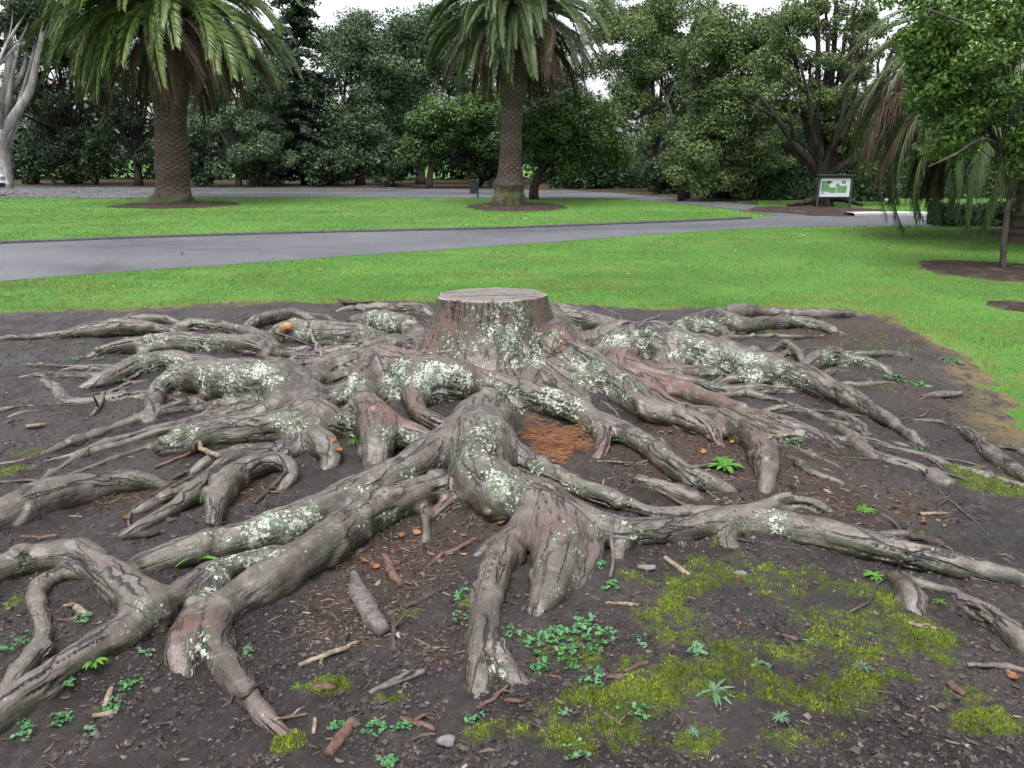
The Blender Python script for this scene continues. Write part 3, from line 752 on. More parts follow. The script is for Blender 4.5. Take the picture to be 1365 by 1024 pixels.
# plates of bark divided by dark fissures that run along the root
wob = t.vadd(t.vmul(rc, (2.6, 15, 5)), t.vmul(t.n("ShaderNodeTexNoise").outputs["Color"], (0, 0, 0)))
nw = t.n("ShaderNodeTexNoise"); t.put(nw.inputs["Vector"], t.vmul(rc, (6, 20, 1))); nw.inputs["Scale"].default_value = 1; nw.inputs["Detail"].default_value = 4
wv = t.vadd(t.vmul(rc, (2.6, 15, 5)), t.vmul(nw.outputs["Color"], (1.1, 1.1, 0)))
vd = t.voro(1, wv, 'DISTANCE_TO_EDGE')
fiss = t.math('MULTIPLY', t.ss(vd, .055, .012), t.ss(t.noise(3.1, 3, .5), .45, .55))
spl = t.attr("split")
sr = t.n("ShaderNodeSeparateXYZ"); t.put(sr.inputs[0], rc)
def crackline(off, amp, fr, seed, gate):
    w1 = t.noise(1, 4, .6, t.vadd(t.vmul(rc, (fr, 0, 7.3)), (seed, 0, 0)))
    g1 = t.noise(1, 2, .5, t.vadd(t.vmul(rc, (1.5, 0, 3.1)), (seed + 4, 0, 0)))
    ln_ = t.math('ABSOLUTE', t.math('SUBTRACT', t.math('ADD', sr.outputs[1], off), t.math('MULTIPLY', t.math('SUBTRACT', w1, .5), amp)))
    wd = t.math('MULTIPLY', t.ss(g1, gate, gate + .16), .0095)
    return t.ss(ln_, wd, t.math('MULTIPLY', wd, .4))
clines = t.math('MAXIMUM', crackline(.012, .13, 8.0, 1.0, .51), crackline(-.035, .16, 7.0, 9.0, .55))
fiss = t.math('MAXIMUM', fiss, clines)
dark = t.math('MAXIMUM', fiss, t.math('MULTIPLY', spl, .9))
c = t.mix(dark, c, (.012, .010, .010))
# lichen flecks
lv = t.n("ShaderNodeTexVoronoi"); t.put(lv.inputs["Vector"], t.vadd(t.tc, t.vmul(t.n("ShaderNodeTexNoise").outputs["Color"], (0, 0, 0)))); lv.inputs["Scale"].default_value = 95
lsep = t.n("ShaderNodeSeparateColor"); t.put(lsep.inputs[0], lv.outputs["Color"])
ln = t.noise(46, 6, .8)
lth = t.math('ADD', t.math('MULTIPLY', ln, 1.3), t.math('MULTIPLY', lsep.outputs[0], .55))
lm = t.ss(t.math('ADD', lth, t.math('MULTIPLY', li, .50)), 1.34, 1.43)
lm = t.math('MULTIPLY', lm, t.ss(li, .02, .12))
lc = t.mix(t.ss(lsep.outputs[1], .2, .8), (.185, .220, .175), (.40, .415, .37))
lc = t.mix(t.ss(t.noise(140, 3, .7), .5, .7), lc, (.14, .17, .125))
# green moss film round the lichen
gm = t.math('MULTIPLY', t.ss(li, .15, .6), t.ss(t.noise(17, 5, .7), .46, .60))
c = t.mix(t.math('MULTIPLY', gm, .75), c, (.045, .060, .022))
# stray pale spots everywhere
stray = t.math('MULTIPLY', t.ss(t.noise(62, 3, .6), .64, .70), t.ss(t.noise(3.5, 3, .6), .44, .56))
c = t.mix(t.math('MULTIPLY', stray, .85), c, (.26, .27, .235))
lc = t.mix(t.ss(t.noise(7, 4, .6), .48, .62), lc, t.mix(t.ss(lsep.outputs[1], .3, .7), (.085, .115, .075), (.17, .205, .15)))
c = t.mix(lm, c, lc)
h = t.math('ADD', t.math('MULTIPLY', fib, -.5), t.math('MULTIPLY', mid, .8))
h = t.math('ADD', h, t.math('MULTIPLY', fine, .28))
h = t.math('SUBTRACT', h, t.math('MULTIPLY', dark, 1.0))
h = t.math('ADD', h, t.math('MULTIPLY', lm, t.math('ADD', .35, t.math('MULTIPLY', ln, .5))))
rough = t.math('ADD', t.math('MULTIPLY', t.ss(big, .4, .6), .2), t.math('ADD', .24, t.math('MULTIPLY', lm, .3)))
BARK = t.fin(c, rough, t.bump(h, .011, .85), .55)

# --- sawn face
t = NT("sawn_wood")
vl = t.n("ShaderNodeVectorMath", operation='LENGTH'); mp = t.vmul(t.tc, (1, 1.12, 0)); t.put(vl.inputs[0], mp)
rg = t.math('SINE', t.math('MULTIPLY', t.math('ADD', vl.outputs["Value"], t.math('MULTIPLY', t.noise(5, 3), .05)), 210))
c = t.mix(t.ss(rg, -.6, .8), (.140, .124, .118), (.195, .176, .168))
c = t.mix(t.ss(t.noise(6, 5, .6), .45, .65), c, (.175, .140, .125))
c = t.mix(t.math('MULTIPLY', t.ss(t.noise(3, 4, .6, t.vmul(t.tc, (1, 3.2, 1))), .52, .66), .8), c, (.105, .095, .088))
rim = t.math('MULTIPLY', t.ss(t.math('ADD', vl.outputs["Value"], t.math('MULTIPLY', t.noise(9, 3), .05)), .385, .42), t.ss(t.noise(4, 4), .38, .5))
c = t.mix(rim, c, (.27, .245, .22))
crk = t.ss(t.voro(3.2, t.vadd(t.vmul(t.tc, (.7, 1.9, 1)), t.vmul(t.n("ShaderNodeTexNoise").outputs["Color"], (.25, .25, 0))), 'DISTANCE_TO_EDGE'), .020, .005)
crk = t.math('MULTIPLY', crk, t.ss(t.noise(2.0, 2), .38, .46))
st_ = t.n("ShaderNodeSeparateXYZ"); t.put(st_.inputs[0], t.tc); aa = t.math('ARCTAN2', st_.outputs[1], st_.outputs[0])
rad_ = t.math('ABSOLUTE', t.math('SINE', t.math('ADD', t.math('MULTIPLY', aa, 4.5), t.math('MULTIPLY', t.noise(4, 3), 1.6))))
rcr = t.math('MULTIPLY', t.ss(rad_, .07, .02), t.math('MULTIPLY', t.ss(vl.outputs["Value"], .10, .2), t.ss(t.noise(3.3, 2), .46, .52)))
crk = t.math('MAXIMUM', crk, rcr)
big_c = t.math('MULTIPLY', t.ss(t.math('ABSOLUTE', t.math('ADD', st_.outputs[1], t.math('MULTIPLY', t.math('SUBTRACT', t.noise(5, 4), .35), .25))), .022, .008), t.ss(t.math('ABSOLUTE', t.math('SUBTRACT', st_.outputs[0], .03)), .26, .14))
crk = t.math('MAXIMUM', crk, big_c)
c = t.mix(crk, c, (.022, .018, .016))
h = t.math('SUBTRACT', t.math('MULTIPLY', t.noise(70, 4, .7), .35), crk)
SAWN = t.fin(c, .30, t.bump(h, .008, .7), .45)

BASE = np.array([STX, STY, 0.0])
stump = empty("tree_stump", BASE, "wide flat-sawn tree stump with a sprawl of lichen-spotted surface roots on bare soil", "tree stump")
fp = SP[SF]
face_part = np.where((fp[:, 0] == fp[:, 1]) | (fp[:, 0] == fp[:, 2]), fp[:, 0], fp[:, 1])
face_part[face_part == 0] = 255
face_part[top[SF].sum(1) >= 3] = 300
def components(F):
    u, inv = np.unique(F, return_inverse=True); inv = inv.reshape(F.shape); lab = np.arange(len(u))
    while True:
        m = lab[inv].min(1); new = lab.copy()
        for c in range(4): np.minimum.at(new, inv[:, c], m)
        new = new[new]
        if (new == lab).all(): return lab[inv[:, 0]]
        lab = new
_eu = np.sort(np.concatenate([SF[:, [a, b]] for a, b in ((0, 1), (1, 2), (2, 3), (3, 0))]), 1); _ef = np.tile(np.arange(len(SF)), 4)
_o = np.lexsort((_eu[:, 1], _eu[:, 0])); _eu = _eu[_o]; _ef = _ef[_o]; _m = (_eu[1:] == _eu[:-1]).all(1); NBA, NBB = _ef[:-1][_m], _ef[1:][_m]
dead = np.zeros(len(SF), bool); nextid = 400
for _pass in range(3):
    for pid in sorted(set(face_part)):
        fi = np.where(face_part == pid)[0]; lab = components(SF[fi]); ul, cn = np.unique(lab, return_counts=True)
        for l_, n_ in zip(ul, cn):
            if n_ == cn.max(): continue
            cf = fi[lab == l_]; ins = np.zeros(len(SF), bool); ins[cf] = True
            nb = np.concatenate([NBB[ins[NBA] & ~ins[NBB]], NBA[ins[NBB] & ~ins[NBA]]]); nb = nb[~dead[nb]]
            if len(nb): vals, c2 = np.unique(face_part[nb], return_counts=True); face_part[cf] = vals[c2.argmax()]
            elif n_ < 260: dead[cf] = True; face_part[cf] = -1
            else: face_part[cf] = nextid; nextid += 1
    if _pass == 0: face_part[dead] = -1
for pid in sorted(set(face_part) - {-1}):
    f = SF[face_part == pid]
    u, inv = np.unique(f, return_inverse=True)
    nm = "trunk" if pid == 255 else "sawn_top" if pid == 300 else "root"
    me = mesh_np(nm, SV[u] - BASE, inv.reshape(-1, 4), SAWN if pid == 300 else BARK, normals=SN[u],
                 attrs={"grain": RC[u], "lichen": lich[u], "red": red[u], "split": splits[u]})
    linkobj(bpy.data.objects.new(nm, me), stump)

# --- soil sheet
ny, nx = 560, 760
ys = [-0.6]
while ys[-1] < 9.6: ys.append(ys[-1] + 0.0042 * max(1.55, abs(ys[-1])) * 0.9)
ys = np.array(ys); us = np.linspace(-1.15, 1.15, nx)
YY, UU = np.meshgrid(ys, us, indexing='ij')
XX = UU * (1.2 + np.abs(YY) * 0.88)
ZZ = soil_h(XX, YY)
MM = moss_f(XX, YY); LL = litter_f(XX, YY); SS = soil_sd(XX, YY)
ZZ = ZZ + MM * (0.003 + 0.007 * np.clip(n2(XX, YY, 40, 15) + .3, 0, 1))
_i = np.arange(len(ys) - 1)[:, None] * nx; _j = np.arange(nx - 1)[None]
FF = np.stack([_i + _j, _i + _j + 1, _i + nx + _j + 1, _i + nx + _j], -1).reshape(-1, 4)
keep = (SS.ravel()[FF].max(1) > -0.3)
t = NT("wet_soil")
c = t.mix(t.ss(t.noise(2.2, 5, .6), .35, .68), (.021, .0172, .0160), (.046, .0385, .0365))
c = t.mix(t.ss(t.noise(26, 5, .7), .45, .72), c, (.070, .059, .054))
c = t.mix(t.math('MULTIPLY', t.attr("litter"), t.ss(t.noise(35, 4, .7), .3, .6)), c, (.060, .033, .022))
c = t.mix(t.ss(t.noise(90, 3, .7), .60, .75), c, (.012, .010, .010))
mossc = t.mix(t.ss(t.noise(9, 4, .6), .35, .65), (.062, .090, .010), (.120, .160, .016))
mossc = t.mix(t.ss(t.noise(60, 3, .6), .4, .65), mossc, (.035, .045, .006))
c = t.mix(t.attr("moss"), c, mossc)
edge = t.attr("edge")
c = t.mix(t.math('MULTIPLY', edge, t.ss(t.noise(8, 4, .6), .36, .52)), c, (.160, .120, .055))
wet = t.ss(t.noise(1.6, 4, .6), .42, .60)
c = t.mix(t.math('MULTIPLY', wet, .35), c, (.016, .014, .0145))
rough = t.math('SUBTRACT', .80, t.math('MULTIPLY', wet, t.math('SUBTRACT', .46, t.math('MULTIPLY', t.attr("moss"), .36))))
h = t.math('ADD', t.math('MULTIPLY', t.noise(60, 6, .72), 1.0), t.math('MULTIPLY', t.noise(220, 3, .6), .35))
SOIL_MAT = t.fin(c, rough, t.bump(h, .022, 1.0), .35)
EDGE = np.clip(1 - np.abs(SS - 0.05) / (0.25 + .2 * np.clip(n2(XX, YY, .8, 90), 0, 1)), 0, 1)
soil = obj_np("bare_soil", np.stack([XX, YY, ZZ], -1).reshape(-1, 3), FF[keep], SOIL_MAT,
              attrs={"moss": MM.ravel(), "litter": LL.ravel(), "edge": EDGE.ravel()})
tag(soil, kind="structure")


# thin surface rootlets wandering outwards, half sunk in the mud
rr_ = np.random.default_rng(12)
for q in range(58):
    a = rr_.uniform(0, 2 * np.pi); d0 = rr_.uniform(1.1, 3.3)
    p = np.array([STX + math.cos(a) * d0, STY + math.sin(a) * d0 * .85]); h = a + rr_.normal(0, .45); rad = rr_.uniform(.004, .011)
    pts = []
    for k in range(int(rr_.uniform(14, 36))):
        pts.append(p.copy()); h += rr_.normal(0, .16); p = p + np.array([math.cos(h), math.sin(h)]) * .035
    P = np.array(pts); zz_ = soil_h(P[:, 0], P[:, 1])
    if soil_sd(P[:, 0], P[:, 1]).min() < .1 or P[:, 1].min() < 1.2: continue
    m = len(P); u = np.linspace(0, 1, m)
    zz_ = np.convolve(np.pad(zz_, 2, mode='edge'), np.ones(5) / 5, 'valid') + rad * (.55 - 2.2 * np.clip((u - .8) / .2, 0, 1) - 2.2 * np.clip((.12 - u) / .12, 0, 1)) + .006 * np.sin(u * 11 + q)
    V, F, C_ = tube(np.stack([P[:, 0], P[:, 1], zz_], -1) - BASE, rad * (1 - .55 * u) * (1 + .15 * rr_.normal(size=m)), 7, False)
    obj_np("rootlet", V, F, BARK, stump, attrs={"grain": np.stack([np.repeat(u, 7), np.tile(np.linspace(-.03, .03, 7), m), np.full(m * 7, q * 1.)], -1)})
# ------------------------------------------------------------------ roads, kerbs, mulch
def resample(P, n):
    d = np.concatenate([[0], np.cumsum(np.linalg.norm(np.diff(P, axis=0), axis=1))]); u = np.linspace(0, d[-1], n)
    return np.stack([np.interp(u, d, P[:, c]) for c in range(3)], -1)
def strip_sheet(name, ea, eb, z, mat, n=90):
    """sheet between two edges, both traced left to right"""
    A_ = resample(np.array([at_z(a, b, 0) for a, b in ea]), n); B_ = resample(np.array([at_z(a, b, 0) for a, b in eb]), n)
    k = 5; V = np.stack([A_ * (1 - f) + B_ * f for f in np.linspace(0, 1, k)], 0); V[..., 2] = z; V = V.reshape(-1, 3)
    i = np.arange(k - 1)[:, None] * n; j = np.arange(n - 1)[None]
    F = np.stack([i + j, i + j + 1, i + n + j + 1, i + n + j], -1).reshape(-1, 4)
    o = obj_np(name, V, F, mat, smooth=False); tag(o, kind="structure"); return o
def spline_px(pts, n=14):
    return [tuple(q) for q in catmull(np.array([(a, b, 0) for a, b in pts], float), 12)[:, :2]]

t = NT("damp_asphalt")
c = t.mix(t.ss(t.noise(.5, 5, .65), .35, .65), (.050, .053, .064), (.076, .079, .093))
c = t.mix(t.math('MULTIPLY', t.ss(t.noise(.9, 5, .7, t.vmul(t.tc, (.4, 1.3, 1))), .52, .66), .6), c, (.046, .047, .055))
c = t.mix(t.ss(t.voro(.55, t.vadd(t.tc, t.vmul(t.n('ShaderNodeTexNoise').outputs['Color'], (.4, .4, 0))), 'DISTANCE_TO_EDGE'), .012, .004), c, (.046, .047, .052))
c = t.mix(t.ss(t.noise(120, 3, .7), .45, .7), c, (.110, .110, .115))
wet = t.ss(t.noise(.22, 4, .55, t.vmul(t.tc, (.5, 1.6, 1))), .46, .60)
ASPH = t.fin(c, t.math('SUBTRACT', .62, t.math('MULTIPLY', wet, .30)), t.bump(t.noise(150, 3, .7), .006, .5), .45)
NEAR_EDGE = [(-260, 402), (0, 375.5), (120, 366), (250, 357), (370, 348.5), (480, 340.5), (590, 333), (700, 325.5), (800, 318), (900, 311), (1000, 305), (1090, 302.5), (1170, 301), (1250, 301.5), (1365, 303), (1550, 306)]
FAR_EDGE = [(1550, 287), (1365, 287.5), (1240, 287), (1130, 286.5), (1060, 286.5), (1030, 288.5), (1000, 291.5), (940, 294.5), (880, 297), (790, 300.5), (683, 304.5), (560, 307.5), (430, 310.5), (300, 314), (150, 319), (0, 325), (-260, 335)]
NEd = spline_px(NEAR_EDGE); FEd = spline_px(FAR_EDGE)
road = strip_sheet("road", NEd, FEd[::-1], .004, ASPH)
ROAD_POLY = np.array([at_z(a, b)[:2] for a, b in NEAR_EDGE + FAR_EDGE])
LANE = [(-200, 262), (-60, 263.5), (60, 264), (150, 264.5), (250, 263), (350, 263.5), (450, 263.5), (560, 264), (640, 264.5), (720, 264), (790, 264.8), (840, 266.5), (890, 270), (940, 275), (985, 280.5), (1020, 285.5), (1045, 288.0)]
LANE2 = [(1090, 287.3), (1075, 284), (1045, 278.5), (1000, 273.5), (950, 269), (900, 264.5), (850, 260), (800, 256.5), (745, 254), (640, 252.5), (560, 252), (450, 251.5), (350, 251.5), (250, 251), (150, 250), (60, 249), (-60, 248), (-200, 247.5)]
lane = strip_sheet("back_road", spline_px(LANE), spline_px(LANE2)[::-1], .010, ASPH)
LANE_POLY = np.array([at_z(a, b)[:2] for a, b in LANE + LANE2])

CONC = plain_mat("kerb_concrete", (.050, .050, .050), .8, .35, 14, .3, 0, .4)
WHITEC = plain_mat("pale_concrete", (.34, .34, .34), .7, .12, 10, .3)
def kerb(name, px, wd, h, mat):
    P = np.array([at_z(a, b, 0) for a, b in px]); T = np.gradient(P, axis=0); T /= np.linalg.norm(T, axis=1)[:, None]
    N = np.stack([-T[:, 1], T[:, 0], T[:, 2] * 0], -1)
    V = np.concatenate([P + N * a * wd + np.array([0, 0, z]) for a, z in ((-.5, -.05), (-.5, h - .02), (-.35, h), (.35, h), (.5, h - .02), (.5, -.05))])
    m = len(P); F = []
    for s in range(5):
        for i in range(m - 1): F.append([s * m + i, s * m + i + 1, (s + 1) * m + i + 1, (s + 1) * m + i])
    o = obj_np(name, V, np.array(F), mat, smooth=False); tag(o, kind="structure"); return o
kerb("road_kerb", [q for q in FEd if -260 <= q[0] <= 1000][::1], .11, .05, CONC)
kerb("pale_kerb", spline_px([(1131, 287.5), (1160, 286.8), (1200, 286.6), (1236, 287.0)]), .45, .085, WHITEC)

def blob_disc(name, px, py, rx, ry, z, mat, seed, jag=.12, bump=.03, parent=None):
    p = at_z(px, py); ex = abs(at_z(px + rx, py)[0] - p[0]); ey = abs(at_z(px, py - ry)[1] - at_z(px, py + ry)[1]) / 2
    nr, na = 14, 72
    a = np.linspace(0, 2 * np.pi, na, endpoint=False); r = np.linspace(0, 1, nr)
    A, Rr = np.meshgrid(a, r, indexing='ij')
    k = 1 + jag * pnoise(np.stack([np.cos(A) * 1.7 + seed, np.sin(A) * 1.7, A * 0 + seed], -1)) + jag * .8 * pnoise(np.stack([np.cos(A) * 6 + seed, np.sin(A) * 6, A * 0 + seed], -1))
    X = p[0] + np.cos(A) * Rr * ex * k; Y = p[1] + np.sin(A) * Rr * ey * k
    Z = z + bump * (1 - Rr ** 3) + .02 * n2(X, Y, 7, seed) * (1 - Rr)
    i = np.arange(na)[:, None] * nr; i2 = ((np.arange(na) + 1) % na)[:, None] * nr; j = np.arange(nr - 1)[None]
    F = np.stack([i + j, i + j + 1, i2 + j + 1, i2 + j], -1).reshape(-1, 4)
    o = obj_np(name, np.stack([X, Y, Z], -1).reshape(-1, 3), F, mat, parent)
    return o, (p[0], p[1], ex, ey)
t = NT("bark_mulch")
c = t.mix(t.ss(t.voro(45, None, 'F1', "Distance"), .2, .7), (.055, .034, .026), (.022, .014, .012))
c = t.mix(t.ss(t.noise(3, 4), .5, .7), c, (.085, .060, .050))
MULCH = t.fin(c, .9, t.bump(t.noise(60, 5, .75), .03, .9), .2)
DISCS = []
for nm, a in (("mulch_ring", (238, 273, 80, 5.0, .006, MULCH, 3)), ("mulch_ring", (690, 275.5, 66, 6, .006, MULCH, 8)), ("mulch_ring", (1335, 361, 98, 15, .006, MULCH, 5)),
              ("bare_patch", (1357, 409, 34, 8, .004, MULCH, 11)), ("bare_patch", (1340, 310, 50, 5, .004, MULCH, 14)), ("verge", (1085, 281, 95, 7, .003, MULCH, 21))):
    o, dsc = blob_disc(nm, *a); tag(o, kind="structure"); DISCS.append(dsc)
# leaf-strewn verge along the trees at the back
LANE_BACK = LANE2[::-1][:-5] + [(850, 260), (905, 264.5), (955, 269.5), (1000, 273.8)]
strip_sheet("woodland_floor", [(-300, 249.0)] + [(a, b - .3) for a, b in [(-60, 248), (60, 249), (150, 250), (250, 251), (350, 251.5), (450, 251.5), (560, 252), (640, 252.5), (745, 254), (800, 256.5), (850, 260), (900, 264), (950, 268.5), (1010, 273.5)]],
            [(-300, 236), (0, 236), (300, 237), (640, 239), (800, 243), (900, 252), (1010, 264)], .016, plain_mat("leaf_mould", (.046, .036, .022), .95, .5, 3, .1))
def in_discs(x, y):
    m = np.zeros(np.shape(x), bool)
    for a, b, rx, ry in DISCS: m |= ((x - a) / rx) ** 2 + ((y - b) / ry) ** 2 < .93
    return m

# ------------------------------------------------------------------ grass blades
def blades(X, Y, hgt, wid, lean=.6):
    n = len(X)
    a = rng.uniform(0, 2 * np.pi, n); l = rng.uniform(0, lean, n) * hgt; b = a + rng.normal(0, .7, n)
    z = gz(X, Y) - .004; m_ = soil_sd(X, Y) > -.1; z[m_] = np.maximum(z[m_], soil_h(X[m_], Y[m_]) - .003)
    V = np.empty((n, 3, 3))
    V[:, 0] = np.stack([X - np.cos(a) * wid, Y - np.sin(a) * wid, z], -1)
    V[:, 1] = np.stack([X + np.cos(a) * wid, Y + np.sin(a) * wid, z], -1)
    V[:, 2] = np.stack([X + np.cos(b) * l, Y + np.sin(b) * l, z + hgt], -1)
    return V.reshape(-1, 3), np.arange(n * 3).reshape(-1, 3), np.repeat(rng.uniform(0, 1, n), 3)
GX, GY, GH, GW = [], [], [], []
for (y0, y1, dens, h, wd) in ((4.3, 6.5, 2600, .024, .004), (6.5, 11, 2300, .024, .0045), (11, 16, 900, .024, .007), (16, 24, 320, .026, .011), (24, 33, 110, .03, .016)):
    hw = .74 * y1; n = int((y1 - y0) * 2 * hw * dens)
    x = rng.uniform(-hw, hw, n); y = rng.uniform(y0, y1, n)
    ok = np.abs(x) < .74 * y + .5
    x, y = x[ok], y[ok]
    s = soil_sd(x, y)
    ok = (s < -.02) | ((s < .22) & (rng.uniform(0, 1, len(x)) < .30) & (n2(x, y, 3, 44) > -.05))
    ok |= (s < .85) & (x > 2.2) & (y > 3.2) & (rng.uniform(0, 1, len(x)) < .35) & (n2(x, y, 1.7, 47) + .6 * n2(x, y, 6, 48) > .18)
    ok &= (poly_sd(x, y, ROAD_POLY) < -.03) & (poly_sd(x, y, LANE_POLY) < 0) & ~in_discs(x, y)
    x, y = x[ok], y[ok]
    GX.append(x); GY.append(y); k = 1 + .6 * n2(x, y, 1.2, 31) + .4 * n2(x, y, 5, 32); GH.append(h * rng.uniform(.6, 1.35, len(x)) * k); GW.append(np.full(len(x), wd))
GX = np.concatenate(GX); GY = np.concatenate(GY); V, F, A = blades(GX, GY, np.concatenate(GH), np.concatenate(GW))
dryp = np.clip(.5 + .9 * n2(GX, GY, .9, 51) + .6 * n2(GX, GY, 4, 52), 0, 1)
dry = np.clip(np.exp(-(soil_sd(GX, GY) / .26) ** 2) * 1.0 * (n2(GX, GY, 1.4, 55) > -.2) * (soil_sd(GX, GY) < .3) + .55 * sstep(.5, .95, dryp), 0, 1)
t = NT("grass_blades")
f = t.attr("tint")
c = t.mix(f, (.082, .185, .040), (.130, .255, .070))
c = t.mix(t.ss(f, .92, .97), c, (.20, .22, .08))
c = t.mix(t.math('MULTIPLY', t.attr("dry"), .85), c, (.22, .17, .065))
GRASS = t.fin(c, .6, None, .2, .25)
g = obj_np("grass", V, F, GRASS, attrs={"tint": A, "dry": np.repeat(dry, 3)}, smooth=False)
tag(g, "short mown green grass of the lawn, browning at the edge of the bare soil", "grass", kind="stuff")

# ------------------------------------------------------------------ trees
def leaves(C, Rd, n, size, up=.35, aspect=1.6):
    """n leaf faces spread through clumps with centres C and radii Rd"""
    m = len(C); per = rng.multinomial(n, (Rd.mean(1) ** 2) / (Rd.mean(1) ** 2).sum())
    idx = np.repeat(np.arange(m), per); N = len(idx)
    d = rng.normal(size=(N, 3)); d /= np.linalg.norm(d, axis=1)[:, None]
    r = rng.uniform(.35, 1.0, N) ** .6
    P = C[idx] + d * r[:, None] * Rd[idx]
    nrm = d * .6 + rng.normal(size=(N, 3)) * .55 + np.array([0, 0, up]); nrm /= np.linalg.norm(nrm, axis=1)[:, None]
    a = np.cross(nrm, rng.normal(size=(N, 3))); a /= np.linalg.norm(a, axis=1)[:, None]
    b = np.cross(nrm, a)
    s = size * rng.uniform(.6, 1.35, N)[:, None]
    fold = nrm * s * rng.uniform(-.15, .25, N)[:, None]
    V = np.stack([P - a * s * aspect * .5, P + b * s * .42 + fold, P + a * s * aspect * .5, P - b * s * .42 + fold], 1).reshape(-1, 3)
    ct = rng.uniform(-.32, .32, m)
    A = np.clip(rng.uniform(0, 1, N) * .62 + .19 + ct[idx], 0, .92); A = np.where(rng.uniform(0, 1, N) < .025, 1.0, A)
    return V, np.arange(N * 4).reshape(-1, 4), np.repeat(A, 4)

def bark_mat(name, c0, c1, sc=6.0, sz=.25):
    t = NT(name)
    n = t.noise(1, 5, .7, t.vmul(t.tc, (sc, sc, sc * sz)))
    c = t.mix(t.ss(n, .38, .64), c0, c1)
    return t.fin(c, .85, t.bump(n, .03, .8), .2)
BK_DARK = bark_mat("dark_bark", (.014, .012, .010), (.040, .034, .028))
BK_GREY = bark_mat("grey_bark", (.034, .031, .028), (.085, .078, .070))
BK_RED = bark_mat("reddish_bark", (.050, .030, .022), (.100, .062, .046))
BK_GUM = bark_mat("white_gum_bark", (.16, .145, .14), (.33, .32, .32), 2.5, .35)
LF_DARK = leaf_mat("dark_leaves", (.014, .028, .014), (.038, .066, .030), None, .5, .12)
LF_BLUE = leaf_mat("blue_green_leaves", (.040, .074, .036), (.096, .150, .070), None, .55, .15)
LF_MID = leaf_mat("mid_green_leaves", (.026, .062, .016), (.074, .135, .032), None, .45, .2)
LF_OLIVE = leaf_mat("olive_leaves", (.050, .086, .030), (.135, .185, .064), None, .45, .22)
LF_BRIGHT = leaf_mat("bright_leaves", (.026, .064, .016), (.072, .132, .034), None, .42, .25)
LF_HEDGE = leaf_mat("hedge_leaves", (.014, .036, .012), (.034, .070, .022), None, .45, .15)
LF_SAP = leaf_mat("young_tree_leaves", (.034, .085, .014), (.100, .185, .032), (.17, .22, .03), .32, .3, .5)
LF_CONIF = leaf_mat("conifer_needles", (.016, .034, .020), (.044, .074, .040), None, .6, .1)

def tree(name, label, cat, base, ells, nclump, nleaf, lsize, lmat, bmat, tr=.25, limbs=14, crad=(.45, .9), fork=.35, group=None, seed=0, lean=(0, 0), gap=.0, flat=.7, trunk_pts=None, thick=1.0, up=.35, extra=None):
    """base (px,py): foot; ells: crown ellipsoids (px cx, cy, rx, ry) at the tree's own distance"""
    global rng
    keep_rng = rng; rng = np.random.default_rng(100 + seed)
    B = at_z(*base); D = depth(B); Y = B[1]
    root = empty(name, B, label, cat, group)
    C, Rr = [], []
    areas = np.array([e[2] * e[3] for e in ells], float)
    for e, cnt in zip(ells, np.maximum(3, (nclump * areas / areas.sum()).astype(int))):
        c = at_y(e[0], e[1], Y + (e[4] if len(e) > 4 else 0)); rx = e[2] / FPX * D; rz = e[3] / FPX * D; ry = min(rx, rz * 1.3) * (.8 if len(e) < 6 else e[5])
        d = rng.normal(size=(cnt, 3)); d /= np.linalg.norm(d, axis=1)[:, None]
        r = rng.uniform(.12, 1, cnt) ** .45
        p = c + d * r[:, None] * np.array([rx, ry, rz])
        if gap: 
            k = pnoise(p * 1.1 / crad[1] * .5 + seed) > -.35 + gap
            p = p[k]
        C.append(p); s = rng.uniform(*crad, len(p)); Rr.append(np.stack([s, s, s * flat], -1))
    C = np.concatenate(C); Rr = np.concatenate(Rr)
    C[:, 2] = np.maximum(C[:, 2], .25)
    V, F, A = leaves(C, Rr, nleaf, lsize, up)
    mb = MB()
    top = C[:, 2].max(); zc = np.percentile(C[:, 2], 50)
    if trunk_pts is None:
        fk = B + np.array([lean[0], lean[1], max(.5, fork * zc)])
        P = catmull(np.array([[*B, tr * 1.25], [*(B * .6 + fk * .4 + np.array([.05, 0, 0])), tr], [*fk, tr * .85]]), .25)
    else:
        P = catmull(np.array([[*at_y(a, b, Y), r / FPX * D] for a, b, r in trunk_pts]), .2); fk = P[-1, :3]
    P[0, 2] -= .05
    mb.tube(P[:, :3], P[:, 3], 10)
    sel = rng.permutation(len(C))[:limbs]
    for i in sel:
        e = C[i]; st = P[int(rng.uniform(.55, 1) * (len(P) - 1)), :3]
        m = st * .5 + e * .5 + np.array([0, 0, .12 * np.linalg.norm(e - st)]) + rng.normal(0, .1, 3) * np.linalg.norm(e - st)
        L = catmull(np.array([st, m, e]), .35); q = len(L)
        mb.tube(L, np.linspace(tr * .5 * thick, tr * .09 * thick, q), 6)
        for _ in range(3):
            e2 = C[rng.integers(len(C))]
            if np.linalg.norm(e2 - m) < .7 * np.linalg.norm(e - st):
                L2 = catmull(np.array([m, (m + e2) / 2 + rng.normal(0, .15, 3), e2]), .4)
                mb.tube(L2, np.linspace(tr * .24 * thick, tr * .05 * thick, len(L2)), 5)
    if extra:
        for pts in extra:
            L = catmull(np.array([[*at_y(a, b, Y + dy), r / FPX * D] for a, b, r, dy in pts]), .2)
            mb.tube(L[:, :3], L[:, 3], 9)
    tv, tf, ta = mb.arrays()
    obj_np("trunk", tv - B, tf, bmat, root)
    obj_np("crown", V - B, F, lmat, root, attrs={"tint": A}, smooth=False)
    rng = keep_rng
    return root

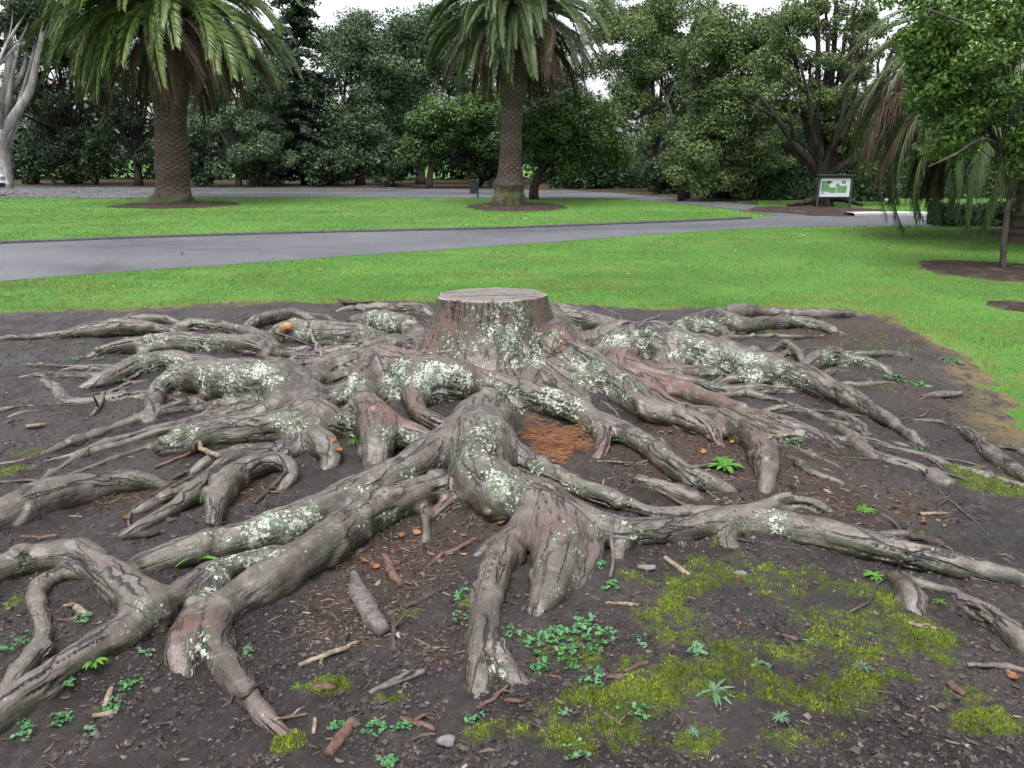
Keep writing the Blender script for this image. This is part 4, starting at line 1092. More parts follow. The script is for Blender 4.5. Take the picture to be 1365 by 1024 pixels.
# a far mass of woodland closing the view
C = []
r0 = np.random.default_rng(77)
for x in np.arange(-50, 62, 1.5):
    hgt = 5.0 + 2.4 * n2(np.array([x]), np.array([0.]), .09, 5)[0] + (1.5 if x < -12 else 0) - (1.6 if -9 < x < 6 else 0)
    for z in np.arange(.8, hgt, 1.1):
        C.append([x + r0.normal(0, .7), 56 + r0.normal(0, 2.0) + abs(x) * .05, z + r0.normal(0, .3)])
C = np.array(C); Rr = np.stack([r0.uniform(1.0, 1.9, len(C))] * 3, -1)
V, F, A = leaves(C, Rr, 52000, .30)
o = obj_np("far_woodland", V, F, LF_DARK, attrs={"tint": A}, smooth=False)
tag(o, "dark mass of far woodland closing the view behind the park trees", "woodland", kind="stuff")

# back row, from the left
GB = "trees in the belt behind the back road"
tree("evergreen_tree", "dense black-green evergreen beside the white gum at the far left", "tree", (95, 246), [(85, 110, 75, 80), (60, 30, 70, 50), (95, 200, 60, 42), (125, 60, 50, 50)], 170, 52000, .095, LF_DARK, BK_DARK, .28, 16, (.5, .95), group=GB, seed=1)
tree("evergreen_tree", "dark evergreen with small sky gaps right behind the left palm trunk", "tree", (185, 248), [(165, 180, 45, 50), (170, 90, 60, 50), (210, 200, 40, 40), (215, 60, 50, 40)], 120, 30000, .085, LF_DARK, BK_DARK, .2, 20, (.4, .75), group=GB, seed=2, gap=.2)
tree("evergreen_tree", "blue-green evergreen spreading low between the left palm and the conifer", "tree", (318, 249), [(310, 180, 62, 50), (285, 145, 45, 32), (350, 205, 50, 36), (330, 110, 60, 40)], 130, 42000, .085, LF_BLUE, BK_GREY, .16, 18, (.45, .8), group=GB, seed=3, gap=.1)
tree("broadleaf_tree", "tall hazy blue-green tree rising right of the conifer", "tree", (480, 247), [(475, 120, 48, 70), (465, 70, 36, 38), (490, 190, 52, 46), (520, 75, 44, 42), (492, 48, 34, 26), (455, 50, 30, 26), (535, 48, 26, 22)], 170, 56000, .09, LF_BLUE, BK_DARK, .25, 12, (.55, 1.0), group=GB, seed=4)
tree("broadleaf_tree", "tall rounded grey-green tree filling the sky gap left of the middle palm", "tree", (560, 246), [(550, 85, 48, 50), (590, 120, 45, 60), (535, 150, 42, 45), (605, 60, 34, 42), (568, 42, 36, 26), (595, 28, 26, 20)], 170, 54000, .09, LF_BLUE, BK_GREY, .25, 12, (.55, 1.0), group=GB, seed=5)
tree("broadleaf_tree", "dark tall tree hidden mostly behind the middle palm crown", "tree", (690, 246), [(690, 140, 85, 60), (740, 100, 50, 40), (640, 190, 60, 40)], 120, 36000, .10, LF_DARK, BK_DARK, .25, 10, (.55, 1.0), group=GB, seed=6)
tree("broadleaf_tree", "low dark tree in the shade left of the conifer trunk", "tree", (370, 247), [(375, 205, 40, 38), (430, 215, 45, 30)], 55, 7500, .15, LF_DARK, BK_DARK, .12, 10, (.4, .7), group=GB, seed=7)
tree("broadleaf_tree", "yellow-green broadleaf tree on a short reddish trunk left of the middle palm", "tree", (573, 251), [(585, 168, 42, 36), (620, 150, 44, 28), (560, 195, 26, 26), (640, 175, 34, 30), (655, 140, 30, 22)], 105, 22000, .11, LF_BRIGHT, BK_RED, .14, 14, (.4, .75), group=GB, seed=8, trunk_pts=[(572, 251, 5), (573, 235, 4.2), (577, 215, 4), (585, 190, 3)])
tree("broadleaf_tree", "glossy green tree on a dark leaning trunk right behind the middle palm", "tree", (712, 266), [(745, 185, 58, 40), (800, 185, 40, 36), (700, 165, 40, 34), (770, 150, 50, 26), (815, 205, 26, 22), (740, 215, 40, 22)], 130, 26000, .085, LF_MID, BK_DARK, .16, 14, (.3, .6), group=GB, seed=9,
     trunk_pts=[(712, 267, 7), (712, 250, 6), (722, 225, 5), (735, 205, 4)], extra=[[(714, 245, 4, 0), (735, 232, 4, 0), (770, 210, 3, 0), (790, 190, 2, 0)]])
tree("broadleaf_tree", "tall open olive-green tree letting the sky through right of the middle palm", "tree", (870, 256), [(845, 40, 55, 50), (815, 20, 30, 34), (880, 10, 50, 34), (880, 100, 55, 50), (835, 120, 38, 45), (910, 35, 48, 46), (870, 175, 58, 40), (840, 200, 38, 30), (930, 110, 40, 50)], 290, 72000, .07, LF_OLIVE, BK_GREY, .20, 12, (.38, .8), group=GB, seed=10, gap=.22)
tree("broadleaf_tree", "broad dark olive tree with a rounded crown left of the sign", "tree", (925, 268), [(990, 150, 60, 55), (950, 190, 58, 48), (925, 225, 45, 32), (990, 90, 55, 40), (1020, 200, 38, 40), (960, 120, 45, 45), (970, 235, 38, 22), (945, 55, 45, 36), (995, 45, 48, 34), (1020, 70, 36, 36)], 270, 72000, .068, LF_OLIVE, BK_DARK, .22, 16, (.3, .62), group=GB, seed=11, trunk_pts=[(912, 264, 9), (910, 250, 7), (915, 230, 6), (935, 205, 5)])
# spreading tree behind the sign: many bare limbs against the sky
fig_limbs = []
for a, b, c_, d, k, dy in ((1060, 195, 1005, 120, 5, -.8), (1075, 170, 1045, 20, 4.5, .6), (1090, 150, 1085, -40, 4.5, -.3), (1104, 150, 1115, -40, 5, .5), (1120, 160, 1160, -20, 4.5, -.6), (1140, 180, 1200, 40, 5, .9), (1150, 208, 1230, 120, 5, -.5), (1130, 200, 1190, 90, 4, 1.2),
                         (1060, 205, 1010, 175, 4, .8), (1100, 170, 1100, 10, 3.5, 1.3), (1085, 180, 1062, 70, 3.5, -1.2), (1115, 185, 1140, 40, 3.5, -1.3)):
    fig_limbs.append([(1096, 240, 7, 0), ((1096 + a) / 2, (232 + b) / 2, k * 1.15, dy * .3), (a, b, k, dy * .6), ((a + c_) / 2 + 3, (b + d) / 2, k * .65, dy * .9), (c_, d, k * .3, dy)])
    fig_limbs.append([(a, b, k * .6, dy * .6), ((a * 2 + c_) / 3 + 14, (b * 2 + d) / 3, k * .45, dy), ((a + c_) / 2 + 20, (b + 2 * d) / 3, k * .22, dy * 1.3)])
    fig_limbs.append([((a + c_) / 2 + 3, (b + d) / 2, k * .5, dy * .9), ((a + 2 * c_) / 3 - 10, (b + 2 * d) / 3, k * .35, dy * 1.1), (c_ - 16, d + 8, k * .18, dy * 1.3)])
tree("spreading_tree", "wide spreading tree with many bare dark limbs fanning out behind the sign", "tree", (1098, 275), [(1030, 100, 30, 45), (1060, 40, 40, 36), (1110, 20, 60, 32), (1165, 70, 40, 50), (1190, 150, 40, 40), (1035, 165, 28, 30), (1100, 110, 50, 50), (1140, 30, 40, 35), (1060, 150, 30, 25), (1120, 180, 36, 24), (1170, 210, 40, 16)], 330, 46000, .06, LF_OLIVE, BK_DARK, .2, 6, (.16, .42), seed=12, gap=.12,
     trunk_pts=[(1098, 278, 15), (1097, 268, 12), (1096, 255, 11), (1097, 236, 13)], extra=fig_limbs + [[(1098, 262, 8, 0), (1125, 266, 4, -.4), (1150, 273, 2.5, -.8)], [(1096, 264, 8, 0), (1072, 270, 4, -.4), (1050, 273, 2, -.6)]])
# gum tree at the left edge
tree("gum_tree", "white-barked gum tree with forked pale limbs at the far left edge", "tree", (6, 251), [(10, 5, 60, 30), (45, -20, 40, 40), (-30, 60, 30, 30), (40, 40, 20, 12)], 60, 5200, .14, LF_DARK, BK_GUM, .3, 5, (.4, .7), seed=13,
     trunk_pts=[(6, 252, 11), (7, 225, 9), (3, 200, 8.5), (2, 172, 10)], extra=[[(4, 178, 7, 0), (22, 150, 6, 0), (40, 120, 5, 0), (48, 85, 4, 0), (60, 30, 3, 0)], [(1, 180, 7, 0), (8, 130, 7, .3), (14, 80, 6, .5), (10, 30, 5, .6), (18, -40, 4, .8)], [(2, 180, 5, 0), (-10, 140, 5, -.3), (-20, 60, 4, -.3)], [(10, 125, 4, .3), (28, 100, 3, .3), (36, 70, 2.2, .3)]])

tree("evergreen_tree", "dark evergreen closing the view behind the hanging brown fronds at the right", "tree", (1270, 262), [(1230, 150, 50, 60), (1300, 130, 80, 80), (1240, 215, 60, 34), (1340, 200, 70, 50)], 150, 40000, .085, LF_MID, BK_DARK, .2, 10, (.4, .8), seed=30)
# conifer with tiers of drooping boughs
B = at_z(407, 247); Dc = depth(B); hC = 12.5
con = empty("conifer", B, "tall dark layered conifer left of the sky gap", "tree")
mb = MB(); zz_ = np.linspace(-.05, hC, 16); mb.tube(np.stack([B[0] + .12 * np.sin(zz_ * .4), B[1] + zz_ * 0, zz_], -1), np.linspace(.27, .03, 16), 9)
C, Rr = [], []
rc_ = np.random.default_rng(5)
for z in np.arange(1.9, hC, .52):
    Rz = 2.3 * (1 - z / hC) ** .65 * (.85 + .3 * rc_.random()) + .15
    for a in rc_.uniform(0, 2 * np.pi, 7):
        e = np.array([B[0] + np.cos(a) * Rz, B[1] + np.sin(a) * Rz, z - .10 * Rz + rc_.normal(0, .1)]); st = np.array([B[0], B[1], z + .15])
        mb.tube(catmull(np.array([st, (st + e) / 2 + np.array([0, 0, .12 * Rz]), e]), .4), .03, 5)
        for q in np.linspace(.3, 1, 5):
            C.append(st * (1 - q) + e * q + np.array([0, 0, .12 * Rz * math.sin(q * 3.1)])); s = .20 + .22 * (1 - q * .5); Rr.append([s * 1.2, s * 1.2, s * .5])
V, F, A = leaves(np.array(C), np.array(Rr), 22000, .12, .6, 2.4)
tv, tf, ta = mb.arrays(); obj_np("trunk", tv - B, tf, BK_DARK, con); obj_np("crown", V - B, F, LF_CONIF, con, attrs={"tint": A}, smooth=False)

# understorey shrubs and hedges
def hedge(name, label, x0, x1, ytop, ybase, dep, n, ls, mat=None, group=None, seed=0):
    """clipped hedge between two picture columns"""
    A_ = at_z(x0, ybase); B_ = at_z(x1, ybase); D = depth(A_); h = at_y((x0 + x1) / 2, ytop, (A_[1] + B_[1]) / 2)[2]
    c = (A_ + B_) / 2; root = empty(name, (c[0], c[1], 0), label, "hedge", group)
    r = np.random.default_rng(seed + 900); w_ = B_[0] - A_[0]
    u = r.uniform(-.5, .5, (n, 3))
    ax = r.integers(0, 5, n); u[ax < 2, 2] = .5; m = (ax == 2) | (ax == 3); u[m, 1] = -.5; u[ax == 4, 0] = np.sign(r.uniform(-1, 1, (ax == 4).sum())) * .5
    P = np.stack([u[:, 0] * w_, u[:, 1] * dep, (u[:, 2] + .5) * h], -1)
    P += r.normal(0, .035, (n, 3)) + (np.sin(P[:, :1] * 2.2) * .05 + .06 * n2(P[:, 0], P[:, 2], 1.6, seed)[:, None]) * np.array([0, -1, .7])
    nr = np.where((ax < 2)[:, None], [[0, 0, 1.]], np.where(m[:, None], [[0, -1., .2]], np.sign(u[:, :1]) * [[1., 0, .2]])) + r.normal(0, .6, (n, 3))
    nr /= np.linalg.norm(nr, axis=1)[:, None]
    a = np.cross(nr, r.normal(size=(n, 3))); a /= np.linalg.norm(a, axis=1)[:, None]; b = np.cross(nr, a); s = ls * r.uniform(.6, 1.4, n)[:, None]
    V = np.stack([P - a * s, P + b * s * .6, P + a * s, P - b * s * .6], 1).reshape(-1, 3)
    obj_np("foliage", V, np.arange(n * 4).reshape(-1, 4), mat or LF_HEDGE, root, attrs={"tint": np.repeat(r.uniform(0, .9, n), 4)}, smooth=False)
    mb = MB(); mb.box((0, 0, h * .47), (w_ - .12, dep - .14, h * .9)); k = mb.obj("branch_core", BK_DARK, root)
    return root
hedge("hedge", "tall trimmed hedge running behind the middle palm and dark trees", 735, 905, 218, 251, 1.2, 9000, .10, seed=1)
hedge("hedge", "tall dark hedge block immediately right of the sign", 1128, 1178, 214, 268, .9, 4200, .07, seed=2)
hedge("hedge", "leafy dark green hedge behind and left of the sign", 990, 1078, 218, 266, .9, 5200, .075, seed=3)
hedge("hedge", "long tall hedge beyond the pale kerb, right of the marker post", 1180, 1420, 228, 264, 1.0, 11000, .075, seed=6)
hedge("hedge", "low box-clipped hedge under the hanging fronds at the right edge", 1246, 1420, 274, 300, .8, 6000, .05, seed=4)
def bush(label, px, py, rx, ry, n, mat, ls=.13, seed=0, group="dark shrubs under the trees"):
    B = at_z(px, py); D = depth(B); r = np.random.default_rng(seed + 300)
    c = np.array([B[0], B[1], ry / FPX * D * .9]); m = 26
    d = r.normal(size=(m, 3)); d /= np.linalg.norm(d, axis=1)[:, None]
    C = c + d * r.uniform(.3, .9, (m, 1)) * np.array([rx / FPX * D, rx / FPX * D * .6, ry / FPX * D]); C[:, 2] = np.maximum(C[:, 2], .15)
    s = r.uniform(.3, .55, m)
    V, F, A = leaves(C, np.stack([s, s, s * .8], -1), n, ls)
    V[:, 2] = np.maximum(V[:, 2], .02)
    root = empty("shrub", B, label, "shrub", group)
    obj_np("foliage", V - B, F, mat, root, attrs={"tint": A}, smooth=False)
    mb = MB()
    for i in range(7):
        mb.tube(np.array([B, (B + C[i]) / 2 + [0.05, 0, .1], C[i]]) - B, [.035, .025, .01], 5)
    mb.obj("stem", BK_DARK, root)
for i, (lb, px, py, rx, ry, n, mt) in enumerate([
    ("dark shrub nearest the white gum trunk", 50, 246, 42, 36, 3600, LF_DARK), ("dark rounded shrub left of the left palm", 130, 247, 45, 34, 3600, LF_DARK),
    ("dark shrub showing right of the left palm trunk", 275, 249, 42, 34, 3300, LF_DARK), ("dark shrub at the foot of the conifer", 440, 249, 42, 28, 3300, LF_DARK),
    ("dark shrub in deep shade left of the reddish trunk", 520, 249, 42, 32, 3300, LF_DARK), ("dark shrub behind the litter bin", 640, 250, 46, 34, 3300, LF_DARK),
    ("green shrub under the leaning tree right of the middle palm", 780, 252, 38, 20, 2600, LF_HEDGE), ("dark shrub under the broad olive tree", 960, 264, 46, 24, 3000, LF_DARK),
    ("dark shrub right of the conifer trunk under the blue-green tree", 350, 249, 34, 24, 2600, LF_DARK), ("dark shrub between the hedge and the broad olive tree", 890, 259, 34, 28, 2600, LF_DARK)]):
    bush(lb, px, py, rx, ry, n, mt, seed=i)

# ------------------------------------------------------------------ palms
def frond_mesh(name, mat, L, e0, bend, nl=64, lw=.022, ll=.42, droop=.35, vee=.5, seed=0, twist=0.0, dens=1.0):
    """feather frond leaving the origin towards +X at elevation e0, bending down by bend"""
    r = np.random.default_rng(seed)
    m = 26; s = np.linspace(0, 1, m); e = e0 - bend * s ** 1.25
    dx = np.cos(e); dz = np.sin(e); P = np.zeros((m, 3))
    P[1:, 0] = np.cumsum((dx[1:] + dx[:-1]) / 2) * L / (m - 1); P[1:, 2] = np.cumsum((dz[1:] + dz[:-1]) / 2) * L / (m - 1)
    P[:, 1] = twist * L * s ** 2
    mb = MB(); mb.tube(P, np.linspace(.04, .008, m), 5, a=.95)
    V, A = [], []
    for q in np.linspace(.10, .995, nl):
        k = q * (m - 1); i = min(int(k), m - 2); f = k - i
        p = P[i] * (1 - f) + P[i + 1] * f; T = P[i + 1] - P[i]; T /= np.linalg.norm(T)
        up = np.array([-T[2], 0, T[0]]); sd_ = np.array([0, 1.0, 0])
        prof = (min(1, (q - .04) / .14) ** .7) * (1 - .62 * max(0, (q - .55) / .45) ** 1.5)
        for sg in (-1, 1):
            l = ll * prof * r.uniform(.85, 1.12); out = sd_ * sg * r.uniform(.75, 1) + up * vee * r.uniform(.4, 1.3) + T * (.55 + .8 * q)
            out /= np.linalg.norm(out)
            mid_ = p + out * l * .5; tip = p + out * l + np.array([0, 0, -droop * l * r.uniform(.5, 1.4)])
            wv = np.cross(out, up); wv /= np.linalg.norm(wv) + 1e-9; wv = (wv * .4 + T * .6) * lw
            V += [p - wv * .6, p + wv * .6, mid_ + wv, mid_ - wv, tip + wv * .15, tip - wv * .15]
            A += [r.uniform(0, .9)] * 6
    n = len(V) // 6; b = np.arange(n)[:, None] * 6
    mb.add(np.array(V), np.concatenate([b + [0, 1, 2, 3], b + [3, 2, 4, 5]]), np.array(A))
    return mb.mesh(name, mat, smooth=False)
PALM_G = leaf_mat("palm_leaflets", (.042, .078, .016), (.130, .190, .046), (.15, .17, .05), .42, .22, .4)
PALM_G2 = leaf_mat("dull_palm_leaflets", (.038, .068, .024), (.105, .145, .056), (.10, .12, .05), .42, .22, .4)
PALM_D = leaf_mat("dead_palm_leaflets", (.038, .027, .020), (.115, .082, .058), None, .85, .15, .1)
t = NT("palm_trunk")
pn = t.attr("scale")
c = t.mix(pn, (.034, .024, .021), (.150, .118, .100))
c = t.mix(t.ss(t.noise(5, 5, .7), .5, .7), c, (.090, .062, .052))
c = t.mix(t.math('MULTIPLY', t.attr("moss"), t.ss(t.noise(6, 4, .7), .35, .55)), c, (.055, .070, .025))
PALMT = t.fin(c, .85, t.bump(t.noise(30, 4, .7), .02, .7), .2)

def palm(label, foot, rad_px, prof, apex_px, L, n_g, n_d, gmat, seed, base_flare, skirt=True):
    r = np.random.default_rng(seed)
    B = at_z(*foot); D = depth(B); Y = B[1]
    root = empty("palm_tree", B, label, "palm tree", "feather palms on the lawn")
    # trunk: rows of old leaf scars
    zA = at_y(*apex_px, Y)[2]; na, nz_ = 144, 260
    th = np.linspace(0, 2 * np.pi, na, endpoint=False); z = np.linspace(-.05, zA, nz_)
    TH, Z = np.meshgrid(th, z)
    rr = np.interp(Z, [at_y(foot[0], a, Y)[2] for a, b in prof[::-1]][::1], [b / FPX * D for a, b in prof[::-1]]) if False else None
    zz0 = np.array([at_y(foot[0], a, Y)[2] for a, b in prof]); rr0 = np.array([b / FPX * D for a, b in prof]); o = np.argsort(zz0)
    Rb = np.interp(Z, zz0[o], rr0[o])
    wp = pnoise(np.stack([np.cos(TH) * 3, np.sin(TH) * 3, Z * 3 + seed], -1)); ns = 11; row = Z / .085 + .45 * wp; u = TH / (2 * np.pi) * ns + .3 * pnoise(np.stack([np.cos(TH) * 4, np.sin(TH) * 4, Z * 4 + 30], -1))
    p_ = (u + row * .5) % 1; q_ = (u - row * .5) % 1
    e_ = np.minimum(np.minimum(p_, 1 - p_), np.minimum(q_, 1 - q_))
    sc_ = np.clip(e_ * 5, 0, 1) * (.45 + .55 * (1 - (row - u) % 1)) * (.65 + .5 * np.sin(np.floor(u + row * .5) * 12.9 + np.floor(u - row * .5) * 78.2) ** 2)
    lump = pnoise(np.stack([np.cos(TH) * 2 + seed, np.sin(TH) * 2, Z * 2.5], -1))
    bz = np.clip(1 - Z / base_flare, 0, 1)
    scale_on = np.clip((Z - base_flare * .55) * 4, 0, 1)
    Rb = Rb * (1 + .05 * lump + .16 * lump * (bz > 0) * np.minimum(1, bz * 3)) + .035 * sc_ * scale_on * (1 + .4 * lump)
    ax0 = np.array([0, 0]); at_ = at_y(*apex_px, Y)[0] - B[0]
    X = np.cos(TH) * Rb + at_ * (Z / zA); Yv = np.sin(TH) * Rb
    V = np.stack([X, Yv, Z], -1).reshape(-1, 3)
    i = np.arange(nz_ - 1)[:, None] * na; j = np.arange(na)[None]; k = (j + 1) % na
    F = np.stack([i + j, i + k, i + na + k, i + na + j], -1).reshape(-1, 4)
    obj_np("trunk", V, F, PALMT, root, attrs={"scale": (sc_ * scale_on * .85 + (1 - scale_on) * (.5 + .4 * lump)).ravel(), "moss": (bz > .1).astype(float).ravel() * (1 - np.clip((Z.ravel() - base_flare * .5) * 5, 0, 1))})
    # crown
    G_ = []
    for q in range(9):
        f = q / 8
        e0 = math.radians(80 - 90 * f); bend = math.radians(48 + 34 * math.sin(f * 3.1) + 16 * f)
        G_.append(frond_mesh("frond", gmat, L * (1.0 + .06 * math.sin(q * 2.1)), e0, bend, 150, .0235 * L / 3.2, .115 * L, .28, .75, seed * 31 + q, r.normal(0, .04)))
    Dm = [frond_mesh("dead_frond", PALM_D, L * s_, math.radians(e), math.radians(b), 90, .022, .095 * L, .9, .3, seed * 17 + q, r.normal(0, .05)) for q, (s_, e, b) in enumerate([(.92, -2, 84), (.84, -20, 66), (.98, 6, 92), (.74, -38, 50)])]
    A0 = np.array([at_, 0, zA])
    ga = math.pi * (3 - math.sqrt(5))
    for q in range(n_g):
        f = (q + .5) / n_g; f = f ** .70
        o = bpy.data.objects.new("frond", G_[min(8, max(0, int(f * 9 + r.normal(0, .25))))])
        az = q * ga + r.normal(0, .12); rr_ = .12 + .16 * f
        o.location = A0 + np.array([math.cos(az) * rr_, math.sin(az) * rr_, .35 - .6 * f]); o.rotation_euler = (r.normal(0, .12), r.normal(0, .07), az); sc = r.uniform(.9, 1.06); o.scale = (sc, sc, sc)
        linkobj(o, root)
    for q in range(n_d):
        o = bpy.data.objects.new("dead_frond", Dm[q % len(Dm)]); az = q * ga * 1.7 + r.normal(0, .2)
        o.location = A0 + np.array([math.cos(az) * .3, math.sin(az) * .3, -.55 - .35 * r.random()]); o.rotation_euler = (r.normal(0, .15), r.normal(0, .1), az); sc = r.uniform(.75, 1.05); o.scale = (sc, sc, sc)
        linkobj(o, root)
    # the remaining fronds inside the crown, one part
    VV, FF_, TT, nv = [], [], [], 0
    for q in range(80):
        f = ((q + .5) / 80) ** .8; me = G_[min(8, int(f * 9))]; n_ = len(me.vertices)
        co = np.empty(n_ * 3, np.float32); me.vertices.foreach_get("co", co); co = co.reshape(-1, 3); tn = np.empty(n_, np.float32); me.attributes["tint"].data.foreach_get("value", tn)
        az = q * ga * 1.31 + 1 + r.normal(0, .2); sc = r.uniform(.72, .98); M = np.array((Matrix.Rotation(az, 3, 'Z') @ Matrix.Rotation(r.normal(0, .1), 3, 'Y') @ Matrix.Rotation(r.normal(0, .2), 3, 'X')))
        VV.append(co @ M.T * sc + A0 + np.array([math.cos(az) * .2, math.sin(az) * .2, .15 - .5 * f])); TT.append(tn)
        fq = [list(p.vertices) for p in me.polygons if len(p.vertices) == 4]; FF_.append(np.array(fq) + nv); nv += n_
    o = obj_np("inner_fronds", np.concatenate(VV), np.concatenate(FF_), gmat, root, attrs={"tint": np.concatenate(TT)}, smooth=False); o["kind"] = "stuff"
    # stubs of cut leaf bases under the crown
    mb = MB()
    for q in range(70):
        az = r.uniform(0, 2 * np.pi); z_ = zA - r.uniform(.25, 1.5); R_ = np.interp(z_, zz0[o_ := np.argsort(zz0)], rr0[o_]) * .95; d = np.array([math.cos(az), math.sin(az), 0])
        p = np.array([at_ * z_ / zA, 0, z_]) + d * R_
        mb.tube(np.array([p - d * .05, p + d * .10 + [0, 0, .10], p + d * .2 + [0, 0, .26]]), [.06, .045, .02], 5, a=r.uniform(0, 1))
    mb.obj("leaf_bases", PALM_D, root, False)
    return root
palm("stout feather palm with a brown skirt of dead fronds and ragged base, left", (231, 270), 22, [(270, 30), (264, 28), (257, 23), (250, 21), (200, 19.5), (150, 19), (120, 22), (60, 25), (20, 18)], (222, 4), 4.45, 99, 52, PALM_G, 3, .35)
palm("slimmer feather palm with swollen mossy base, in the middle", (678, 273), 15, [(273, 22), (262, 21), (256, 19), (246, 21), (240, 18), (232, 14.5), (200, 13.5), (145, 12.5), (130, 16), (80, 17), (20, 12)], (688, 6), 3.35, 99, 46, PALM_G2, 6, .9)

# right edge: palm with long hanging dead fronds
def hanging_palm():
    r = np.random.default_rng(9)
    B = at_z(1362, 322); Y = B[1]; root = empty("palm_tree", B, "palm with long brown fronds hanging nearly to the lawn at the right edge", "palm tree", "feather palms on the lawn")
    zA = at_y(1362, 92, Y)[2]
    mb = MB(); z = np.linspace(-.05, zA, 50); rad = .20 + .02 * np.sin(z * 40) ; rad[:6] += .08
    mb.tube(np.stack([z * 0, z * 0, z], -1), rad, 18); V, F, A = mb.arrays(); obj_np("trunk", V, F, PALMT, root, attrs={"scale": (.4 + .4 * np.sin(V[:, 2] * 40)), "moss": V[:, 0] * 0})
    A0 = np.array([0, 0, zA]); ga = 2.39996
    Gm = [frond_mesh("frond", PALM_G2, 3.6 + .14 * q, math.radians(62 - 11 * q), math.radians(84 + 9 * q), 120, .020, .42, .4, .5, 400 + q) for q in range(6)]
    Dm = [frond_mesh("dead_frond", PALM_D, 2.7 * s_, math.radians(e), math.radians(b), 120, .024, .44, 1.0, .25, 500 + q, tw) for q, (s_, e, b, tw) in enumerate([(1.5, 34, 126, .02), (1.4, 20, 112, -.05), (1.6, 44, 136, .05), (1.3, 4, 96, 0), (1.2, -16, 76, .04)])]
    for q in range(90):
        f = ((q + .5) / 90) ** .7; o = bpy.data.objects.new("frond", Gm[min(5, int(f * 6))]); az = q * ga
        o.location = A0 + np.array([math.cos(az) * .15, math.sin(az) * .15, .2 - .3 * f]); o.rotation_euler = (r.normal(0, .12), r.normal(0, .08), az); linkobj(o, root)
    for q in range(66):
        o = bpy.data.objects.new("dead_frond", Dm[q % 5]); az = q * ga * 1.3 + r.normal(0, .2); sc = r.uniform(.78, 1.0)
        o.location = A0 + np.array([math.cos(az) * .2, math.sin(az) * .2, -.15 - .3 * r.random()]); o.rotation_euler = (r.normal(0, .12), r.normal(0, .08), az); o.scale = (sc,) * 3; linkobj(o, root)
hanging_palm()

# young broadleaf tree overhanging the right edge
tree("young_tree", "young glossy-leaved broadleaf tree on a thin grey stem in a mulch ring", "tree", (1336, 361),
     [(1290, 60, 95, 80), (1345, 150, 95, 60), (1240, 15, 62, 46), (1365, 40, 80, 70), (1265, 110, 42, 38), (1285, 175, 44, 34), (1240, 65, 34, 34), (1380, 190, 60, 45)], 300, 36000, .043, LF_SAP, BK_GREY, .032, 18, (.10, .34), seed=21, gap=.2,
     trunk_pts=[(1336, 362, 4.2), (1338, 330, 3.8), (1342, 290, 3.6), (1347, 250, 3.4), (1350, 205, 3.2)], extra=[[(1350, 205, 3, 0), (1310, 185, 2.4, -.3), (1275, 205, 1.4, -.5), (1238, 222, .7, -.6)], [(1352, 190, 3, 0), (1330, 60, 2.5, -.4), (1260, 22, 1.5, -.6), (1230, 10, .8, -.6)], [(1350, 200, 3, 0), (1345, 110, 2.6, .2), (1335, 20, 2, .3)]])

n = 170; X_ = rng.uniform(-.72, .72, n); Yp = rng.uniform(8.5, 30, n); X_ *= Yp; k = (soil_sd(X_, Yp) < -.05); X_, Yp = X_[k], Yp[k]; n = len(X_)
a = rng.uniform(0, 6.3, n); L = rng.uniform(.015, .045, n) * (1 + Yp / 30); c = np.stack([X_, Yp, gz(X_, Yp) + .03 + L * .1], -1); d = np.stack([np.cos(a), np.sin(a), rng.normal(0, .2, n)], -1) * L[:, None]; e = np.stack([-np.sin(a), np.cos(a), rng.normal(0, .25, n)], -1) * L[:, None] * .45
V = np.stack([c - d, c + e, c + d, c - e], 1).reshape(-1, 3)
o = obj_np("lawn_leaves", V, np.arange(n * 4).reshape(-1, 4), leaf_mat("pale_fallen_leaves", (.10, .075, .03), (.26, .24, .10), None, .6, .2), attrs={"tint": np.repeat(rng.uniform(0, 1, n), 4)}, smooth=False)
tag(o, "small pale fallen leaves dotted over the mown lawn", "leaf litter", kind="stuff")
# ------------------------------------------------------------------ sign, bin, car and marker
SIGN_G = plain_mat("dark_green_timber", (.020, .040, .034), .55, .2, 14, .3)
def make_sign():
    B = at_z(1110, 277); D = depth(B); k = D / FPX
    root = empty("information_sign", B, "dark green framed park map sign on two posts in front of the spreading tree", "sign")
    for sx in (-1, 1):
        mb = MB(); mb.box((sx * 21.5 * k, 0, 20 * k), (3.2 * k, .055, 41 * k)); bevel(mb.obj("post", SIGN_G, root, False), .004)
    mb = MB(); mb.box((0, -.02, 42.2 * k), (50 * k, .16, 1.6 * k)); mb.box((0, -.01, 40 * k), (44 * k, .075, 3 * k)); bevel(mb.obj("roof_board", SIGN_G, root, False), .004)
    mb = MB(); mb.box((0, 0, 26 * k), (39.5 * k, .03, 23.5 * k)); panel = mb.obj("panel", plain_mat("panel_white", (.42, .45, .46), .3, .05, 5, .5), root, False)
    m_g = plain_mat("map_green", (.085, .19, .085), .35, .35, 30, .4); m_b = plain_mat("map_blue", (.13, .16, .24), .35, .2, 30, .4)
    mb = MB(); y = -.017
    for (x, z, w_, h_) in ((-13, 28, 11, 14), (-3, 23, 9, 7), (9, 24, 13, 9), (11, 33, 5, 4), (-7, 33, 6, 3)): mb.box((x * k, y, z * k), (w_ * k, .004, h_ * k))
    mb.obj("map_lawns", m_g, panel, False)
    mb = MB()
    for (x, z, w_, h_) in ((3, 29.5, 5, 3.5), (-16, 19, 3, 2)): mb.box((x * k, y - .003, z * k), (w_ * k, .004, h_ * k))
    mb.obj("map_buildings", m_b, panel, False)
make_sign()
